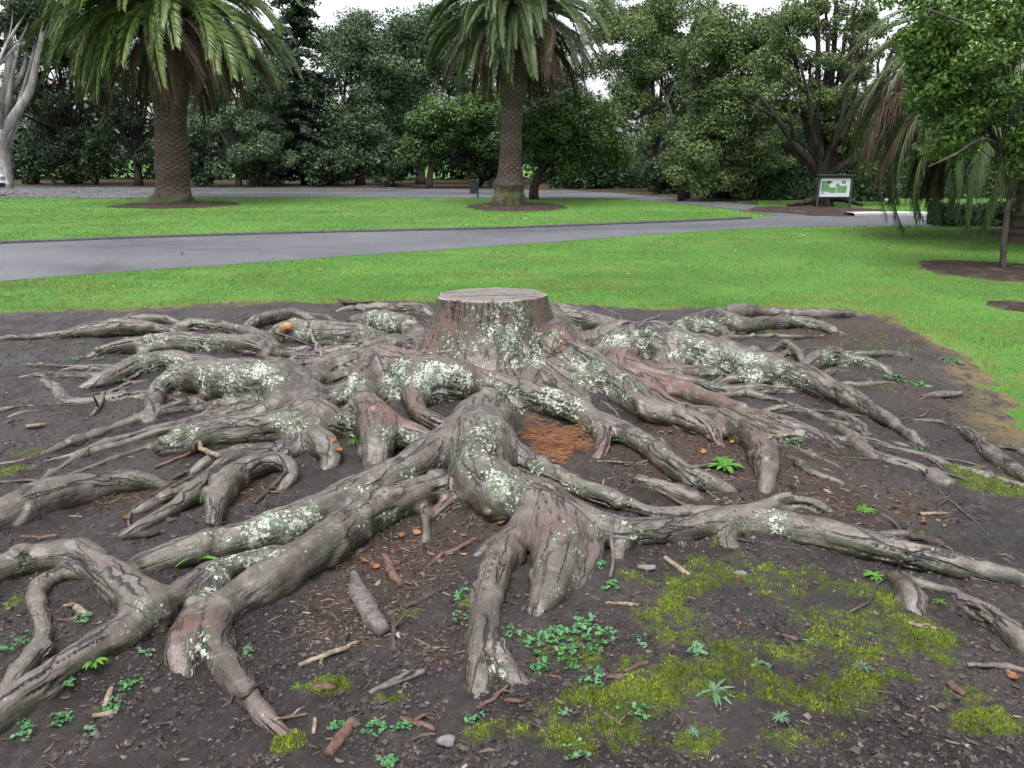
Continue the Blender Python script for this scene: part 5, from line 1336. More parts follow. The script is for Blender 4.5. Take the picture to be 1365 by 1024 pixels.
def make_bin():
    B = at_z(633, 264); k = depth(B) / FPX
    root = empty("litter_bin", B, "small dark litter bin hung on a green post beside the middle palm", "litter bin")
    mb = MB(); mb.box((-2 * k, 0, 14 * k), (9 * k, 8 * k, 16 * k)); bevel(mb.obj("bin_body", plain_mat("bin_dark", (.012, .014, .020), .45, .2, 10), root, False), .02)
    mb = MB(); mb.box((-2 * k, -.004, 22.8 * k), (9.6 * k, 8.6 * k, 1.5 * k)); bevel(mb.obj("lid", plain_mat("bin_lid", (.016, .018, .026), .4, .2, 10), root, False), .012)
    mb = MB(); mb.tube([[4 * k, 0, -.03], [4 * k, 0, 25 * k]], 1.0 * k, 10); mb.obj("post", SIGN_G, root)
make_bin()
B = at_z(1181, 273); mb = MB(); k = depth(B) / FPX
root = empty("marker_post", B, "short dark post with a white round top left of the hanging brown fronds", "marker post")
mb.tube([[0, 0, -.03], [0, 0, 5 * k]], 1.0 * k, 8); mb.obj("post", SIGN_G, root)
mb = MB(); mb.tube([[0, 0, 4.2 * k], [0, 0, 4.6 * k], [0, 0, 6.5 * k], [0, 0, 8 * k], [0, 0, 8.4 * k]], [1.4 * k, 2.4 * k, 2.9 * k, 2.2 * k, .8 * k], 14); mb.obj("cap", plain_mat("white_plastic", (.7, .7, .7), .4, .05), root)

def make_car():
    B = at_z(-68, 261); k = .92
    root = empty("parked_car", B, "white car on the back road showing only its nose at the left edge", "car")
    white = plain_mat("white_paint", (.62, .63, .65), .2, .03, 2, .6); dark = plain_mat("dark_glass", (.012, .014, .017), .08, .1, 2, .6); blk = plain_mat("black_rubber", (.012, .012, .012), .7)
    prof = [(-2.05, .32), (-2.12, .55), (-2.05, .86), (-1.75, .95), (-1.35, 1.33), (-.4, 1.45), (.35, 1.40), (1.0, .98), (1.75, .84), (2.02, .68), (2.10, .45), (2.02, .26), (-1.9, .24)]
    bm = bmesh.new(); rows = []
    for yq, ins in ((-.80, .10), (-.84, 0.0), (.84, 0.0), (.80, .10)):
        rows.append([bm.verts.new((x * (1 - ins * .12), yq * (.86 if z > 1.1 else 1), z * (1 - ins * .04) + .006)) for x, z in prof])
    n = len(prof)
    for a in range(3):
        for i in range(n): bm.faces.new((rows[a][i], rows[a][(i + 1) % n], rows[a + 1][(i + 1) % n], rows[a + 1][i]))
    bm.faces.new(rows[0][::-1]); bm.faces.new(rows[3]); bmesh.ops.recalc_face_normals(bm, faces=bm.faces[:])
    me = bpy.data.meshes.new("body"); bm.to_mesh(me); bm.free(); me.materials.append(white); o = linkobj(bpy.data.objects.new("body", me), root); bevel(o, .06, 3)
    for sy in (-1, 1):
        mb = MB()
        v = [(-1.2, 1.26), (-.4, 1.37), (.3, 1.32), (.8, 1.0), (-1.35, 1.0)]
        V = np.array([(x, sy * (.722 if z > 1.1 else .846), z) for x, z in v] + [(x, sy * (.70 if z > 1.1 else .80), z) for x, z in v]); m = 5
        mb.add(V, [[i, (i + 1) % 5, 5 + (i + 1) % 5, 5 + i] for i in range(5)]); mb.F3.append(np.array([[0, 1, 2], [0, 2, 3], [0, 3, 4]])); mb.obj("side_window", dark, root, False)
        for xw in (-1.3, 1.28):
            mb = MB(); mb.tube([[xw, sy * .66, .31], [xw, sy * .865, .31]], .31, 24); wh = mb.obj("wheel", blk, root)
            mb = MB(); mb.tube([[xw, sy * .80, .31], [xw, sy * .872, .31]], .19, 18); mb.obj("rim", plain_mat("alloy", (.35, .35, .36), .3, .05, 5, .5, .8), wh)
        mb = MB(); mb.box((1.99, sy * .60, .70), (.16, .30, .13)); bevel(mb.obj("headlight", plain_mat("lamp_glass", (.30, .31, .33), .1, .05), root, False), .03)
    mb = MB(); mb.box((2.075, 0, .42), (.06, 1.2, .16)); mb.obj("grille", blk, root, False)
    mb = MB(); V = np.array([[.36, -.66, 1.385], [.36, .66, 1.385], [.99, .76, 1.0], [.99, -.76, 1.0]]) + [.02, 0, .012]; mb.add(np.vstack([V, V - [.03, 0, .03]]), [[0, 1, 2, 3], [7, 6, 5, 4], [0, 3, 7, 4], [1, 5, 6, 2], [0, 4, 5, 1], [3, 2, 6, 7]]); mb.obj("windscreen", dark, root, False)
    root.rotation_euler = (0, 0, math.radians(-8))
make_car()

# ------------------------------------------------------------------ loose stuff on the soil
def ground_pts(n, y0, y1, hw=.80, pw=2.0):
    """points scattered denser towards the viewer"""
    u = rng.uniform(0, 1, n); a = y0 ** (1 - pw); b = y1 ** (1 - pw); y = (a + (b - a) * u) ** (1 / (1 - pw))
    x = rng.uniform(-1, 1, n) * (hw * y + .45)
    s = soil_sd(x, y); k = s > .12
    return x[k], y[k]
def prisms(X, Y, Z, L, W, H, tilt, az=None):
    n = len(X); a = rng.uniform(0, 2 * np.pi, n) if az is None else az; tl = rng.normal(0, tilt, n)
    d = np.stack([np.cos(a) * np.cos(tl), np.sin(a) * np.cos(tl), np.sin(tl)], -1); s = np.stack([-np.sin(a), np.cos(a), rng.normal(0, .25, n)], -1); u = np.array([0, 0, 1.0])
    c = np.stack([X, Y, Z + H * .35 + np.abs(np.sin(tl)) * L * .4], -1); bend = (rng.normal(0, .12, n) * L)[:, None] * s
    V = np.stack([c - d * L[:, None] / 2 - s * W[:, None] * .7, c - d * L[:, None] / 2 + s * W[:, None] * .7, c - d * L[:, None] / 2 + u * H[:, None],
                  c + bend - s * W[:, None], c + bend + s * W[:, None], c + bend + u * H[:, None] * 1.2,
                  c + d * L[:, None] / 2 - s * W[:, None] * .45, c + d * L[:, None] / 2 + s * W[:, None] * .45, c + d * L[:, None] / 2 + u * H[:, None] * .7], 1).reshape(-1, 3)
    b = np.arange(n)[:, None] * 9
    F4 = np.concatenate([b + q for q in ([0, 3, 5, 2], [2, 5, 4, 1], [3, 6, 8, 5], [5, 8, 7, 4])]); F3 = np.concatenate([b + q for q in ([0, 2, 1], [6, 7, 8])])
    return V, [F4, F3]
# crumbs of mud
x, y = ground_pts(62000, 1.35, 7.0)
sz = rng.gamma(2.2, .0013, len(x)) * (1 + .10 * y) + .0012; z = soil_h(x, y); n = len(x)
k = n2(x, y, 2.5, 61) + .5 * n2(x, y, 9, 62) > -.15; x, y, z, sz = x[k], y[k], z[k], sz[k]; n = len(x)
o8 = np.array([[1, 0, 0], [-1, 0, 0], [0, 1, 0], [0, -1, 0], [0, 0, 1], [0, 0, -1.]])
V = (o8[None] * rng.uniform(.55, 1.3, (n, 6, 1)) + rng.normal(0, .22, (n, 6, 3))) * sz[:, None, None] * np.array([1, 1, .75]) + np.stack([x, y, z + sz * .25], -1)[:, None]
b = np.arange(n)[:, None] * 6
F = np.concatenate([b + q for q in ([0, 2, 4], [2, 1, 4], [1, 3, 4], [3, 0, 4], [2, 0, 5], [1, 2, 5], [3, 1, 5], [0, 3, 5])])
t = NT("mud_crumbs"); f = t.attr("tint"); c = t.mix(t.ss(f, .2, .8), (.017, .0138, .0128), (.058, .048, .044)); c = t.mix(t.ss(f, .95, .98), c, (.11, .10, .095)); CR = t.fin(c, .75, None, .3)
o = obj_np("soil_crumbs", V.reshape(-1, 3), F, CR, attrs={"tint": np.repeat(rng.uniform(0, 1, n), 6)}, smooth=False)
tag(o, "loose dark crumbs of wet mud strewn over the bare soil", "soil", kind="stuff")
# bark chips, leaf stalks and twig ends
x, y = ground_pts(72000, 1.5, 7.6, .80, 1.6)
lf = litter_f(x, y); k = rng.uniform(0, 1, len(x)) < np.clip(lf * 1.0, .05, 1); x, y = x[k], y[k]; n = len(x)
L = rng.gamma(2.2, .0085, n) + .006; W = rng.uniform(.0010, .0030, n) * (1 + 1.4 * (rng.uniform(0, 1, n) < .15)); H = W * rng.uniform(.5, 1.2, n)
V, F = prisms(x, y, soil_h(x, y), L, W, H, .14)
t = NT("litter_chips"); f = t.attr("tint"); c = t.mix(t.ss(f, .0, .55), (.026, .018, .014), (.075, .050, .038)); c = t.mix(t.ss(f, .6, .85), c, (.125, .098, .080)); c = t.mix(t.ss(f, .93, .96), c, (.24, .20, .155)); c = t.mix(t.ss(f, .975, .985), c, (.17, .060, .022)); LIT = t.fin(c, .8, None, .25)
o = obj_np("leaf_litter", V, F, LIT, attrs={"tint": np.repeat(rng.uniform(0, 1, n), 9)}, smooth=False)
tag(o, "scattered brown bark chips, stalks and twig ends between the roots", "litter", kind="stuff")
# orange-brown needles in the hollow
c0, _r, _n = hit(745, 588); ux = 46 / FPX * depth(c0)
n = 2300; r_ = rng.uniform(0, 1, n) ** .8 * 1.35; a_ = rng.uniform(0, 2 * np.pi, n)
r_ = r_ * (1 + .30 * np.sin(a_ * 3 + 1) + .18 * np.sin(a_ * 7)); x = c0[0] + np.cos(a_) * r_ * ux * .85; y = c0[1] + np.sin(a_) * r_ * ux * 1.0
zz = np.empty(n)
for i in range(n):
    h = BVH_R.ray_cast(Vector((x[i], y[i], 2)), Vector((0, 0, -1))); s_ = float(soil_h(x[i:i + 1], y[i:i + 1])[0]); zz[i] = max(s_, h[0].z if h[0] is not None else -1)
k = zz < c0[2] + .07; x, y, zz = x[k], y[k], zz[k]; n = len(x)
V, F = prisms(x, y, zz + rng.uniform(0, .012, n), rng.uniform(.03, .075, n), np.full(n, .0011), np.full(n, .0014), .12)
t = NT("pine_needles"); f = t.attr("tint"); NEED = t.fin(t.mix(f, (.075, .034, .020), (.260, .120, .058)), .7, None, .2)
o = obj_np("needle_litter", V, F, NEED, attrs={"tint": np.repeat(rng.uniform(0, 1, n), 9)}, smooth=False)
tag(o, "pocket of orange-brown needles caught in the hollow in front of the stump", "needle litter", kind="stuff")
# moss cushions: short dense shoots
x, y = ground_pts(420000, 1.35, 6.0, .78, 2.0)
m = moss_f(x, y); k = rng.uniform(0, 1, len(x)) < m ** .8; x, y, m = x[k], y[k], m[k]; n = len(x)
z = soil_h(x, y) + m * .007; a = rng.uniform(0, 2 * np.pi, n); h = rng.uniform(.003, .0075, n) * (.6 + .5 * m); w_ = rng.uniform(.0013, .0024, n) * (1 + .22 * y); ln = rng.uniform(-1, 1, (n, 2)) * h[:, None] * 1.0
V = np.stack([np.stack([x - np.cos(a) * w_, y - np.sin(a) * w_, z - .004], -1), np.stack([x + np.cos(a) * w_, y + np.sin(a) * w_, z - .004], -1), np.stack([x + ln[:, 0], y + ln[:, 1], z + h], -1)], 1).reshape(-1, 3)
tn = np.clip(.5 + .5 * n2(x, y, 6, 71) + .35 * n2(x, y, 22, 72) + rng.normal(0, .14, n), 0, 1)
t = NT("moss"); f = t.attr("tint"); c = t.mix(t.ss(f, .05, .5), (.055, .085, .008), (.150, .205, .020)); c = t.mix(t.ss(f, .55, .9), c, (.260, .300, .040)); c = t.mix(t.math('MULTIPLY', t.ss(t.noise(6, 4, .6), .62, .74), .6), c, (.170, .115, .014)); MOSSM = t.fin(c, .8, None, .15, .25)
o = obj_np("moss", V, np.arange(n * 3).reshape(-1, 3), MOSSM, attrs={"tint": np.repeat(tn, 3)}, smooth=False)
tag(o, "yellow-green moss growing in patches on the wet soil", "moss", kind="stuff")
# fallen leaves on the back road at the left
n = 900; X_ = rng.uniform(-150, 330, n); Yp = 250 + 16 * rng.beta(1.2, 1.2, n) ** 1; P = np.array([at_z(a, b, .014) for a, b in zip(X_, Yp)])
k = rng.uniform(0, 1, n) < np.clip(1.2 - X_ / 220, .12, 1); P = P[k]; n = len(P)
V, F = prisms(P[:, 0], P[:, 1], P[:, 2], rng.uniform(.05, .14, n), rng.uniform(.02, .05, n), np.full(n, .012), .1)
o = obj_np("fallen_leaves", V, F, LIT, attrs={"tint": np.repeat(rng.uniform(.3, 1, n), 9)}, smooth=False)
tag(o, "brown leaves drifted over the back road by the white gum", "leaf litter", kind="stuff")

# ------------------------------------------------------------------ sticks, wood fragments and stones one can point at
def wood_mat(name, c0, c1):
    t = NT(name); nz = t.noise(1, 5, .7, t.vmul(t.tc, (28, 28, 28))); return t.fin(t.mix(t.ss(nz, .35, .65), c0, c1), .75, t.bump(nz, .006, .8), .3)
WD = {'g': wood_mat("grey_deadwood", (.050, .044, .042), (.125, .112, .104)), 't': wood_mat("tan_deadwood", (.095, .070, .050), (.230, .185, .140)),
      'r': wood_mat("reddish_deadwood", (.050, .026, .020), (.115, .068, .054)), 'd': wood_mat("dark_deadwood", (.020, .016, .014), (.055, .045, .040)), 'o': wood_mat("fresh_split_wood", (.13, .065, .028), (.33, .19, .09)),
      'w': wood_mat("weathered_stone", (.085, .082, .082), (.17, .165, .165))}
def stick(name, label, cat, pts, mat, kink=.05, flat=1.0, fork=None):
    """pts: photo px (x, y, half thickness) resting on whatever lies there"""
    W = []
    for a, b, r in pts:
        p, on, nr = hit(a, b); rw = r * depth(p) / FPX; W.append((*(p + np.array([0, 0, rw * .6 * flat])), rw))
    W = np.array(W); 
    if len(W) == 2: W = np.vstack([W[0], W.mean(0), W[1]])
    D = catmull(W, max(.012, np.linalg.norm(W[-1, :3] - W[0, :3]) / 22)); m = len(D); Lh = np.linalg.norm(D[-1, :3] - D[0, :3])
    q = rng.uniform(0, 99); u = np.linspace(0, 1, m)
    off = np.stack([pnoise(np.stack([u * 4 + q, u * 0 + i * 9, u * 0 + q], -1)) for i in range(3)], -1) * Lh * kink; off[:, 2] *= .25
    D[:, :3] += off
    # let it lie: no point may float or dig in
    for i in range(m):
        h = BVH_R.ray_cast(Vector((D[i, 0], D[i, 1], 1.2)), Vector((0, 0, -1))); g_ = float(soil_h(D[i:i + 1, 0], D[i:i + 1, 1])[0])
        if h[0] is not None and len(pts) > 2: g_ = max(g_, h[0].z)
        D[i, 2] = max(D[i, 2], g_ + D[i, 3] * .35 * flat)
    ns = 9; base = D[m // 2, :3].copy(); base[2] = D[:, 2].min() - D[:, 3].max() * flat
    V, F, C_ = tube(D[:, :3] - base, D[:, 3] * (1 + .16 * pnoise(np.stack([u * 9 + q, u * 0, u * 0], -1))), ns)
    ctr = np.repeat(D[:, :3] - base, ns, 0); ang_ = np.tile(np.arange(ns), m)
    V[:m * ns] = ctr + (V[:m * ns] - ctr) * (1 + .20 * np.sin(ang_ * 2.4 + q) * np.cos(np.repeat(u, ns) * 7 + q))[:, None]
    V[:m * ns, 2] = ctr[:, 2] + (V[:m * ns, 2] - ctr[:, 2]) * flat
    mb = MB(); mb.add(V, F); mb.F3.append(np.asarray(C_))
    for f_ in (fork or []):
        i = int(f_[0] * (m - 1)); d = np.array([f_[1], f_[2], .15]) * Lh
        P = np.array([D[i, :3], D[i, :3] + d * .5 + [0, 0, .004], D[i, :3] + d]) - base; mb.tube(P, [D[i, 3] * .7, D[i, 3] * .5, D[i, 3] * .3], 7)
    o = mb.obj(name, WD[mat]); o.location = base
    tag(o, label, cat, "loose sticks and wood fragments on the soil")
ST = [
 ("stick", "forked grey bark-stripped stick lying left of the front root foot", "stick", [(492,926,4),(528,910,6),(566,896,5)], 'g', [(.5,.3,.1)]),
 ("stick", "short brown stick sloping down to the right of the grey root fragment", "stick", [(538,812,4),(565,800,4.5),(590,787,3.5)], 'd', None),
 ("stick", "curved brown stick below the orange leaves", "stick", [(513,742,5),(522,765,6),(535,783,5)], 'r', None),
 ("stick", "upright dark twig beside the foot of the grey root fragment", "stick", [(527,829,3.5),(524,850,3.5),(526,870,4)], 'd', [(.3,.3,.4)]),
 ("stick", "long straight tan stick on the mud left of the grey root fragment", "stick", [(400,888,3.5),(440,873,4),(480,857,3)], 't', None),
 ("stick", "thin grey stick leaning upright against the big right front root", "stick", [(816,690,2.6),(816,730,2.8),(815,770,2.2)], 'g', None),
 ("stick", "thin stick touching the base of the front root foot", "stick", [(636,945,2.5),(658,932,3),(678,914,2)], 'r', None),
 ("stick", "pale thin twig right of the clover patch under the front root", "stick", [(807,806,2.5),(830,806,3),(849,808,2.5)], 't', [(.9,.1,-.3)]),
 ("stick", "broken twig with a pale cut end in the moss right of centre", "stick", [(832,896,2.5),(850,889,3),(864,884,3.5)], 'r', None),
 ("wood_chip", "blocky red-brown chip in the moss below the broken pale-ended twig", "wood chip", [(808,903,4),(819,903,4.2),(831,902,4)], 'r', None),
 ("wood_chip", "reddish oblong chip right of the front root toe", "wood chip", [(672,934,3.5),(685,935,4),(698,935,3)], 'r', None),
 ("wood_chip", "split pinkish wood sliver near the bottom edge left of centre", "wood chip", [(534,958,4),(557,966,5),(580,975,3.5)], 'r', [(.4,.4,.15)]),
 ("stick", "stout reddish stick beside the tip of the long curving front root", "stick", [(438,1010,8),(455,986,8.5),(471,963,7)], 'r', None),
 ("stick", "thin curved twig in the moss at the bottom right of centre", "stick", [(805,952,1.6),(825,965,1.8),(846,978,1.5)], 't', [(.5,.4,.3)]),
 ("stick", "fine twig lying on mud right of the pale stone", "stick", [(696,961,1.8),(714,968,2),(733,974,1.6)], 'd', None),
 ("stick", "grey arched stick at the right edge over an orange leaf", "stick", [(1289,888,3),(1328,889,4.5),(1370,899,4)], 'g', None),
 ("stick", "short blunt brown stick in the moss left of the grey arched stick", "stick", [(1265,914,5),(1275,921,5.5),(1287,928,4.5)], 'r', None),
 ("stick", "pale forked twig under the dark foot of the lower right root", "stick", [(1208,831,2.5),(1228,836,3.5),(1247,839,3)], 't', [(.5,.25,-.15)]),
 ("stick", "brown twig in the moss left of the lower right root", "stick", [(1033,845,2.5),(1047,849,3),(1062,854,2.5)], 'r', None),
 ("stick", "pale grey stick in the mud under the rooted arch of the big right front root", "stick", [(887,745,3.5),(902,757,4),(918,768,3)], 't', None),
 ("stick", "dark red-brown stick lying behind the big right front root", "stick", [(1212,717,6),(1235,722,6),(1258,729,4)], 'd', None),
 ("stick", "thin tan stick on the litter above the dark red-brown stick", "stick", [(1226,686,2.5),(1244,686,3),(1262,685,2)], 't', None),
 ("stick", "pale pinkish stick below the small clover at lower left", "stick", [(125,956,4),(140,954,4.5),(156,951,3.5)], 't', None),
 ("stick", "short upright tan stick just above the small clover at lower left", "stick", [(139,943,3.5),(144,931,4),(149,918,3)], 't', None),
 ("stick", "little upright tan peg of wood near the tip of the long curving front root", "stick", [(418,979,2.5),(419,969,3),(420,958,2.5)], 't', None),
 ("wood_chip", "flat brick-coloured wood chip beside bright moss at lower left", "wood chip", [(415,917,5),(431,917,6),(447,918,5)], 'r', None),
 ("stick", "thin twig on the mud right of the long curving front root", "stick", [(366,961,2),(388,957,2.5),(409,953,2)], 't', [(.6,.3,.2)]),
 ("stick", "thin brown stick lying flat above the arching left root", "stick", [(28,717,2.5),(52,718,3),(78,716,2)], 'r', None),
 ("stick", "thick bark-covered stick above the long left front root", "stick", [(162,718,5),(188,716,6),(212,712,5)], 'd', None),
 ("stick", "thin pinkish stick inside the loop of the arching left root", "stick", [(74,828,2.5),(88,828,3),(103,826,2.5)], 'r', None),
 ("stick", "pale chunky stick inside the loop of the arching left root", "stick", [(95,808,4),(106,814,5),(117,821,3.5)], 't', [(.4,-.3,-.2)]),
 ("stick", "thin red-brown stick in front of the lichen-footed left root", "stick", [(207,624,2.5),(238,612,3),(267,598,2.5)], 'r', [(.8,.12,-.2)]),
 ("stick", "bright tan broken stick touching the thin red-brown stick", "stick", [(267,600,3.5),(280,605,4),(293,610,3.5)], 't', None),
 ("stick", "small pale stick on open mud at the left", "stick", [(35,570,3),(48,569,3.5),(61,567,2.5)], 't', None),
 ("stick", "dark crossing stick under the small arched root left of centre", "stick", [(340,672,3.5),(362,652,4.5),(384,629,3)], 'd', [(.5,.2,-.2)]),
 ("stick", "pale tan stick lying right of the stump among green weeds", "stick", [(1026,585,3),(1042,583,3.5),(1058,580,2.5)], 't', None),
 ("log_fragment", "weathered grey log fragment on the mud at the right near the lawn", "log fragment", [(1230,530,3.5),(1250,529,6),(1268,528,5.5),(1283,525,3)], 'g', None),
 ("log_fragment", "dark hollow log piece at the lawn edge behind the roots left of the stump", "log fragment", [(437,404,4.5),(450,403,5),(470,405,2.5),(496,403,1.5)], 'd', None),
 ("log_fragment", "fresh orange broken chunk of wood lying on the left back root", "log fragment", [(373,443,4),(381,448,7),(390,454,6)], 'o', None),
 ("log_fragment", "grey tapering root fragment with a dark split lying on litter left of the front foot", "log fragment", [(470,764,4),(478,790,11),(490,818,14),(503,836,13),(514,847,9)], 'g', None),
 ("stick", "thin dead stem wound across the long curving front root", "stick", [(295,945,2),(312,934,2.8),(330,926,3.2),(350,921,3)], 'd', None),
 ("stick", "whitish twig hanging down the lichen-covered back root left of the stump", "stick", [(413,438,3),(419,455,2.5),(428,477,2)], 'w', [(.5,-.2,-.2)]),
 ("stick", "slender bent stick with a split end on the mud at far left", "stick", [(198,509,2.5),(160,517,3.5),(140,535,3.5),(118,557,2)], 'g', [(.85,.05,-.15)]),
 ("stick", "reddish stick on litter right of the orange leaves", "stick", [(595,740,3),(620,728,4),(641,722,3)], 'r', None),
 ("stick", "short red stick on dark litter below the middle of the centre root", "stick", [(598,735,2),(583,746,3),(570,758,2.5)], 'r', None),
 ("stone", "pale grey angular stone near the bottom edge centre", "stone", [(584,990,6),(594,990,10),(606,991,8)], 'w', None),
 ("stone", "small grey stone in the mud right of the hanging root feet", "stone", [(979,767,4),(987,766,6),(995,767,4)], 'w', None),
 ("stone", "whitish stone fragments beside the big right front root", "stone", [(850,757,4),(861,759,6),(874,757,4)], 'w', None),
]
for nm, lb, ct, pts, mt, fk in ST: stick(nm, lb, ct, pts, mt, .035 if nm == "stick" else .015, .8 if nm in ("stick", "log_fragment") else .6, fk)

# --- single fallen leaves
LEAFO = leaf_mat("orange_dead_leaf", (.15, .055, .018), (.30, .13, .055), None, .6, .2)
def dead_leaf(label, px, py, L, seed):
    p, on, nr = hit(px, py); r = np.random.default_rng(seed); k = .8 * L * depth(p) / FPX
    n = 9; u = np.linspace(-1, 1, n); V = []
    for i in u:
        wd = .36 * (1 - abs(i) ** 2.2) ** .8 * (1 + .1 * r.normal())
        for j in (-1, -.5, 0, .5, 1): V.append([i * .55, j * wd, .22 * i * i + .30 * j * j * wd + .05 * r.normal()])
    V = np.array(V) * k; idx = np.arange((n - 1))[:, None] * 5 + np.arange(4)[None]; F = np.stack([idx, idx + 1, idx + 6, idx + 5], -1).reshape(-1, 4)
    o = obj_np("fallen_leaf", V, F, LEAFO, attrs={"tint": np.full(len(V), r.uniform(0, 1))})
    o.rotation_euler = (r.normal(0, .3), r.normal(0, .3), r.uniform(0, 6.3)); o.location = p + np.array([0, 0, .005 + k * .06])
    tag(o, label, "leaf", "orange dead leaves")
for i, (lb, a, b, L) in enumerate([
 ("orange dead leaf under the grey arched stick at the right edge", 1348, 904, 22), ("orange leaf on mud between left roots above the long front root", 168, 692, 14),
 ("orange leaf in the gap right of the left root node", 445, 588, 12), ("paler orange leaf just below the one by the left root node", 452, 602, 13),
 ("bright orange leaf against the underside of the left front root", 485, 750, 17), ("broad orange leaf above the curved brown stick", 526, 733, 16),
 ("orange leaf standing against the short cut root stub", 556, 712, 15), ("yellowish leaf topmost of the orange leaves by the left front root", 536, 716, 14),
 ("red-orange leaf under the centre root above the front foot", 668, 699, 16), ("orange leaf beyond the long right back root", 1177, 566, 10),
 ("orange leaf left of the tall green weed by the right root", 946, 584, 12), ("orange leaf below the right root bend, above the tall weed", 977, 591, 11),
 ("pale leaf on litter left of the tall weed", 938, 604, 12), ("small orange leaf behind the big right front root", 1231, 698, 12), ("orange leaf on litter right of the needle hollow", 893, 578, 11),
 ("curled leaf lowest of the orange leaves by the left front root", 500, 757, 15), ("brown-orange leaf on the litter under the stump buttress", 850, 553, 11), ("brown-orange leaf nearest the hump of the right back root", 965, 502, 10)]):
    dead_leaf(lb, a, b, L, i)

# ------------------------------------------------------------------ weeds
WEED = leaf_mat("weed_leaves", (.030, .105, .034), (.085, .225, .085), None, .5, .25)
WEED2 = leaf_mat("bright_weed_leaves", (.045, .135, .018), (.100, .240, .035), None, .45, .3)
WEED3 = leaf_mat("pale_weed_leaves", (.055, .120, .060), (.120, .210, .115), None, .55, .25)
def clover_mesh(seed, R, n, ls, h):
    r = np.random.default_rng(seed); V = []; F = []; A = []
    for q in range(n):
        a = r.uniform(0, 2 * np.pi); d = R * math.sqrt(r.uniform(0, 1)); c = np.array([math.cos(a) * d, math.sin(a) * d, h * r.uniform(.35, 1.1) * (1.1 - .5 * d / R)]); tv = r.uniform(0, 1); a0 = r.uniform(0, 6.3)
        for k in range(3 if r.random() < .65 else 2):
            al = a0 + k * 2.09 + r.normal(0, .2); s = ls * r.uniform(.7, 1.25); lc = c + np.array([math.cos(al), math.sin(al), 0]) * s * .75; tl = r.normal(0, .35, 2); b = len(V); V.append(lc + [0, 0, -.12 * s]); 
            for m in range(7):
                g = m * 2 * math.pi / 7; o = np.array([math.cos(g), math.sin(g), 0]) * s * .62; o[2] = o[0] * tl[0] + o[1] * tl[1]; V.append(lc + o)
            F += [[b, b + 1 + m, b + 1 + (m + 1) % 7] for m in range(7)]; A += [tv] * 8
        b = len(V); V += [c + [-.0009, 0, 0], c + [.0009, 0, 0], np.array([c[0] * .6, c[1] * .6, -.005])]; F.append([b, b + 1, b + 2]); A += [tv] * 3
    return np.array(V), np.array(F), np.array(A)
def rosette_mesh(seed, n, L, wd, up, toothed=False):
    r = np.random.default_rng(seed); V = []; F = []; A = []
    for q in range(n):
        a = q * 2.4 + r.normal(0, .2); l = L * r.uniform(.6, 1.1); e = up * r.uniform(.5, 1.2); tv = r.uniform(0, 1); m = 8; b = len(V)
        for i in range(m):
            u = i / (m - 1); x = l * u * math.cos(e * (1 - u * .9)); z = l * u * math.sin(e * (1 - u * .8)) * (1 - .35 * u) + .002; w_ = wd * l * (math.sin(math.pi * min(1, u * .92 + .08)) ** .8) * (1 - (.35 if toothed and i % 2 else 0))
            for j in (-1, 0, 1): V.append([math.cos(a) * x - math.sin(a) * w_ * j, math.sin(a) * x + math.cos(a) * w_ * j, z + abs(j) * w_ * .35])
            A += [tv] * 3
        for i in range(m - 1):
            for j in range(2): k = b + i * 3 + j; F.append([k, k + 1, k + 4, k + 3])
    return np.array(V), np.array(F), np.array(A)
GW_ = "small weeds sprouting on the soil"
def weed(label, px, py, rpx, kind, seed):
    p, on, nr = hit(px, py); R = rpx * depth(p) / FPX; r = np.random.default_rng(seed)
    if kind == 'c': V, F, A = clover_mesh(seed, R, int(np.clip(R * R * 6000, 14, 75)), .0075 + R * .022, .014 + R * .09); nm, ct, mt = "clover_clump", "clover clump", WEED
    elif kind == 's': V, F, A = clover_mesh(seed, R, int(np.clip(R * R * 9000, 6, 40)), .008 + R * .05, .012); nm, ct, mt = "seedling_clump", "seedlings", WEED3
    elif kind == 'r': V, F, A = rosette_mesh(seed, 20, R, .085, .45, True); nm, ct, mt = "rosette_weed", "weed", WEED3
    elif kind == 'l': V, F, A = rosette_mesh(seed, 16, R, .15, .9); nm, ct, mt = "leafy_weed", "weed", WEED2
    elif kind == 'g': V, F, A = rosette_mesh(seed, 16, R, .05, 1.1); nm, ct, mt = "grass_tuft", "grass tuft", WEED2
    else: V, F, A = rosette_mesh(seed, 4, R * 1.25, .075, 1.45); nm, ct, mt = "strap_leaf_shoot", "seedling plant", WEED2
    o = obj_np(nm, V, F, mt, attrs={"tint": A}, smooth=False); o.location = p; o.rotation_euler = (0, 0, r.uniform(0, 6.3))
    tag(o, label, ct, GW_)
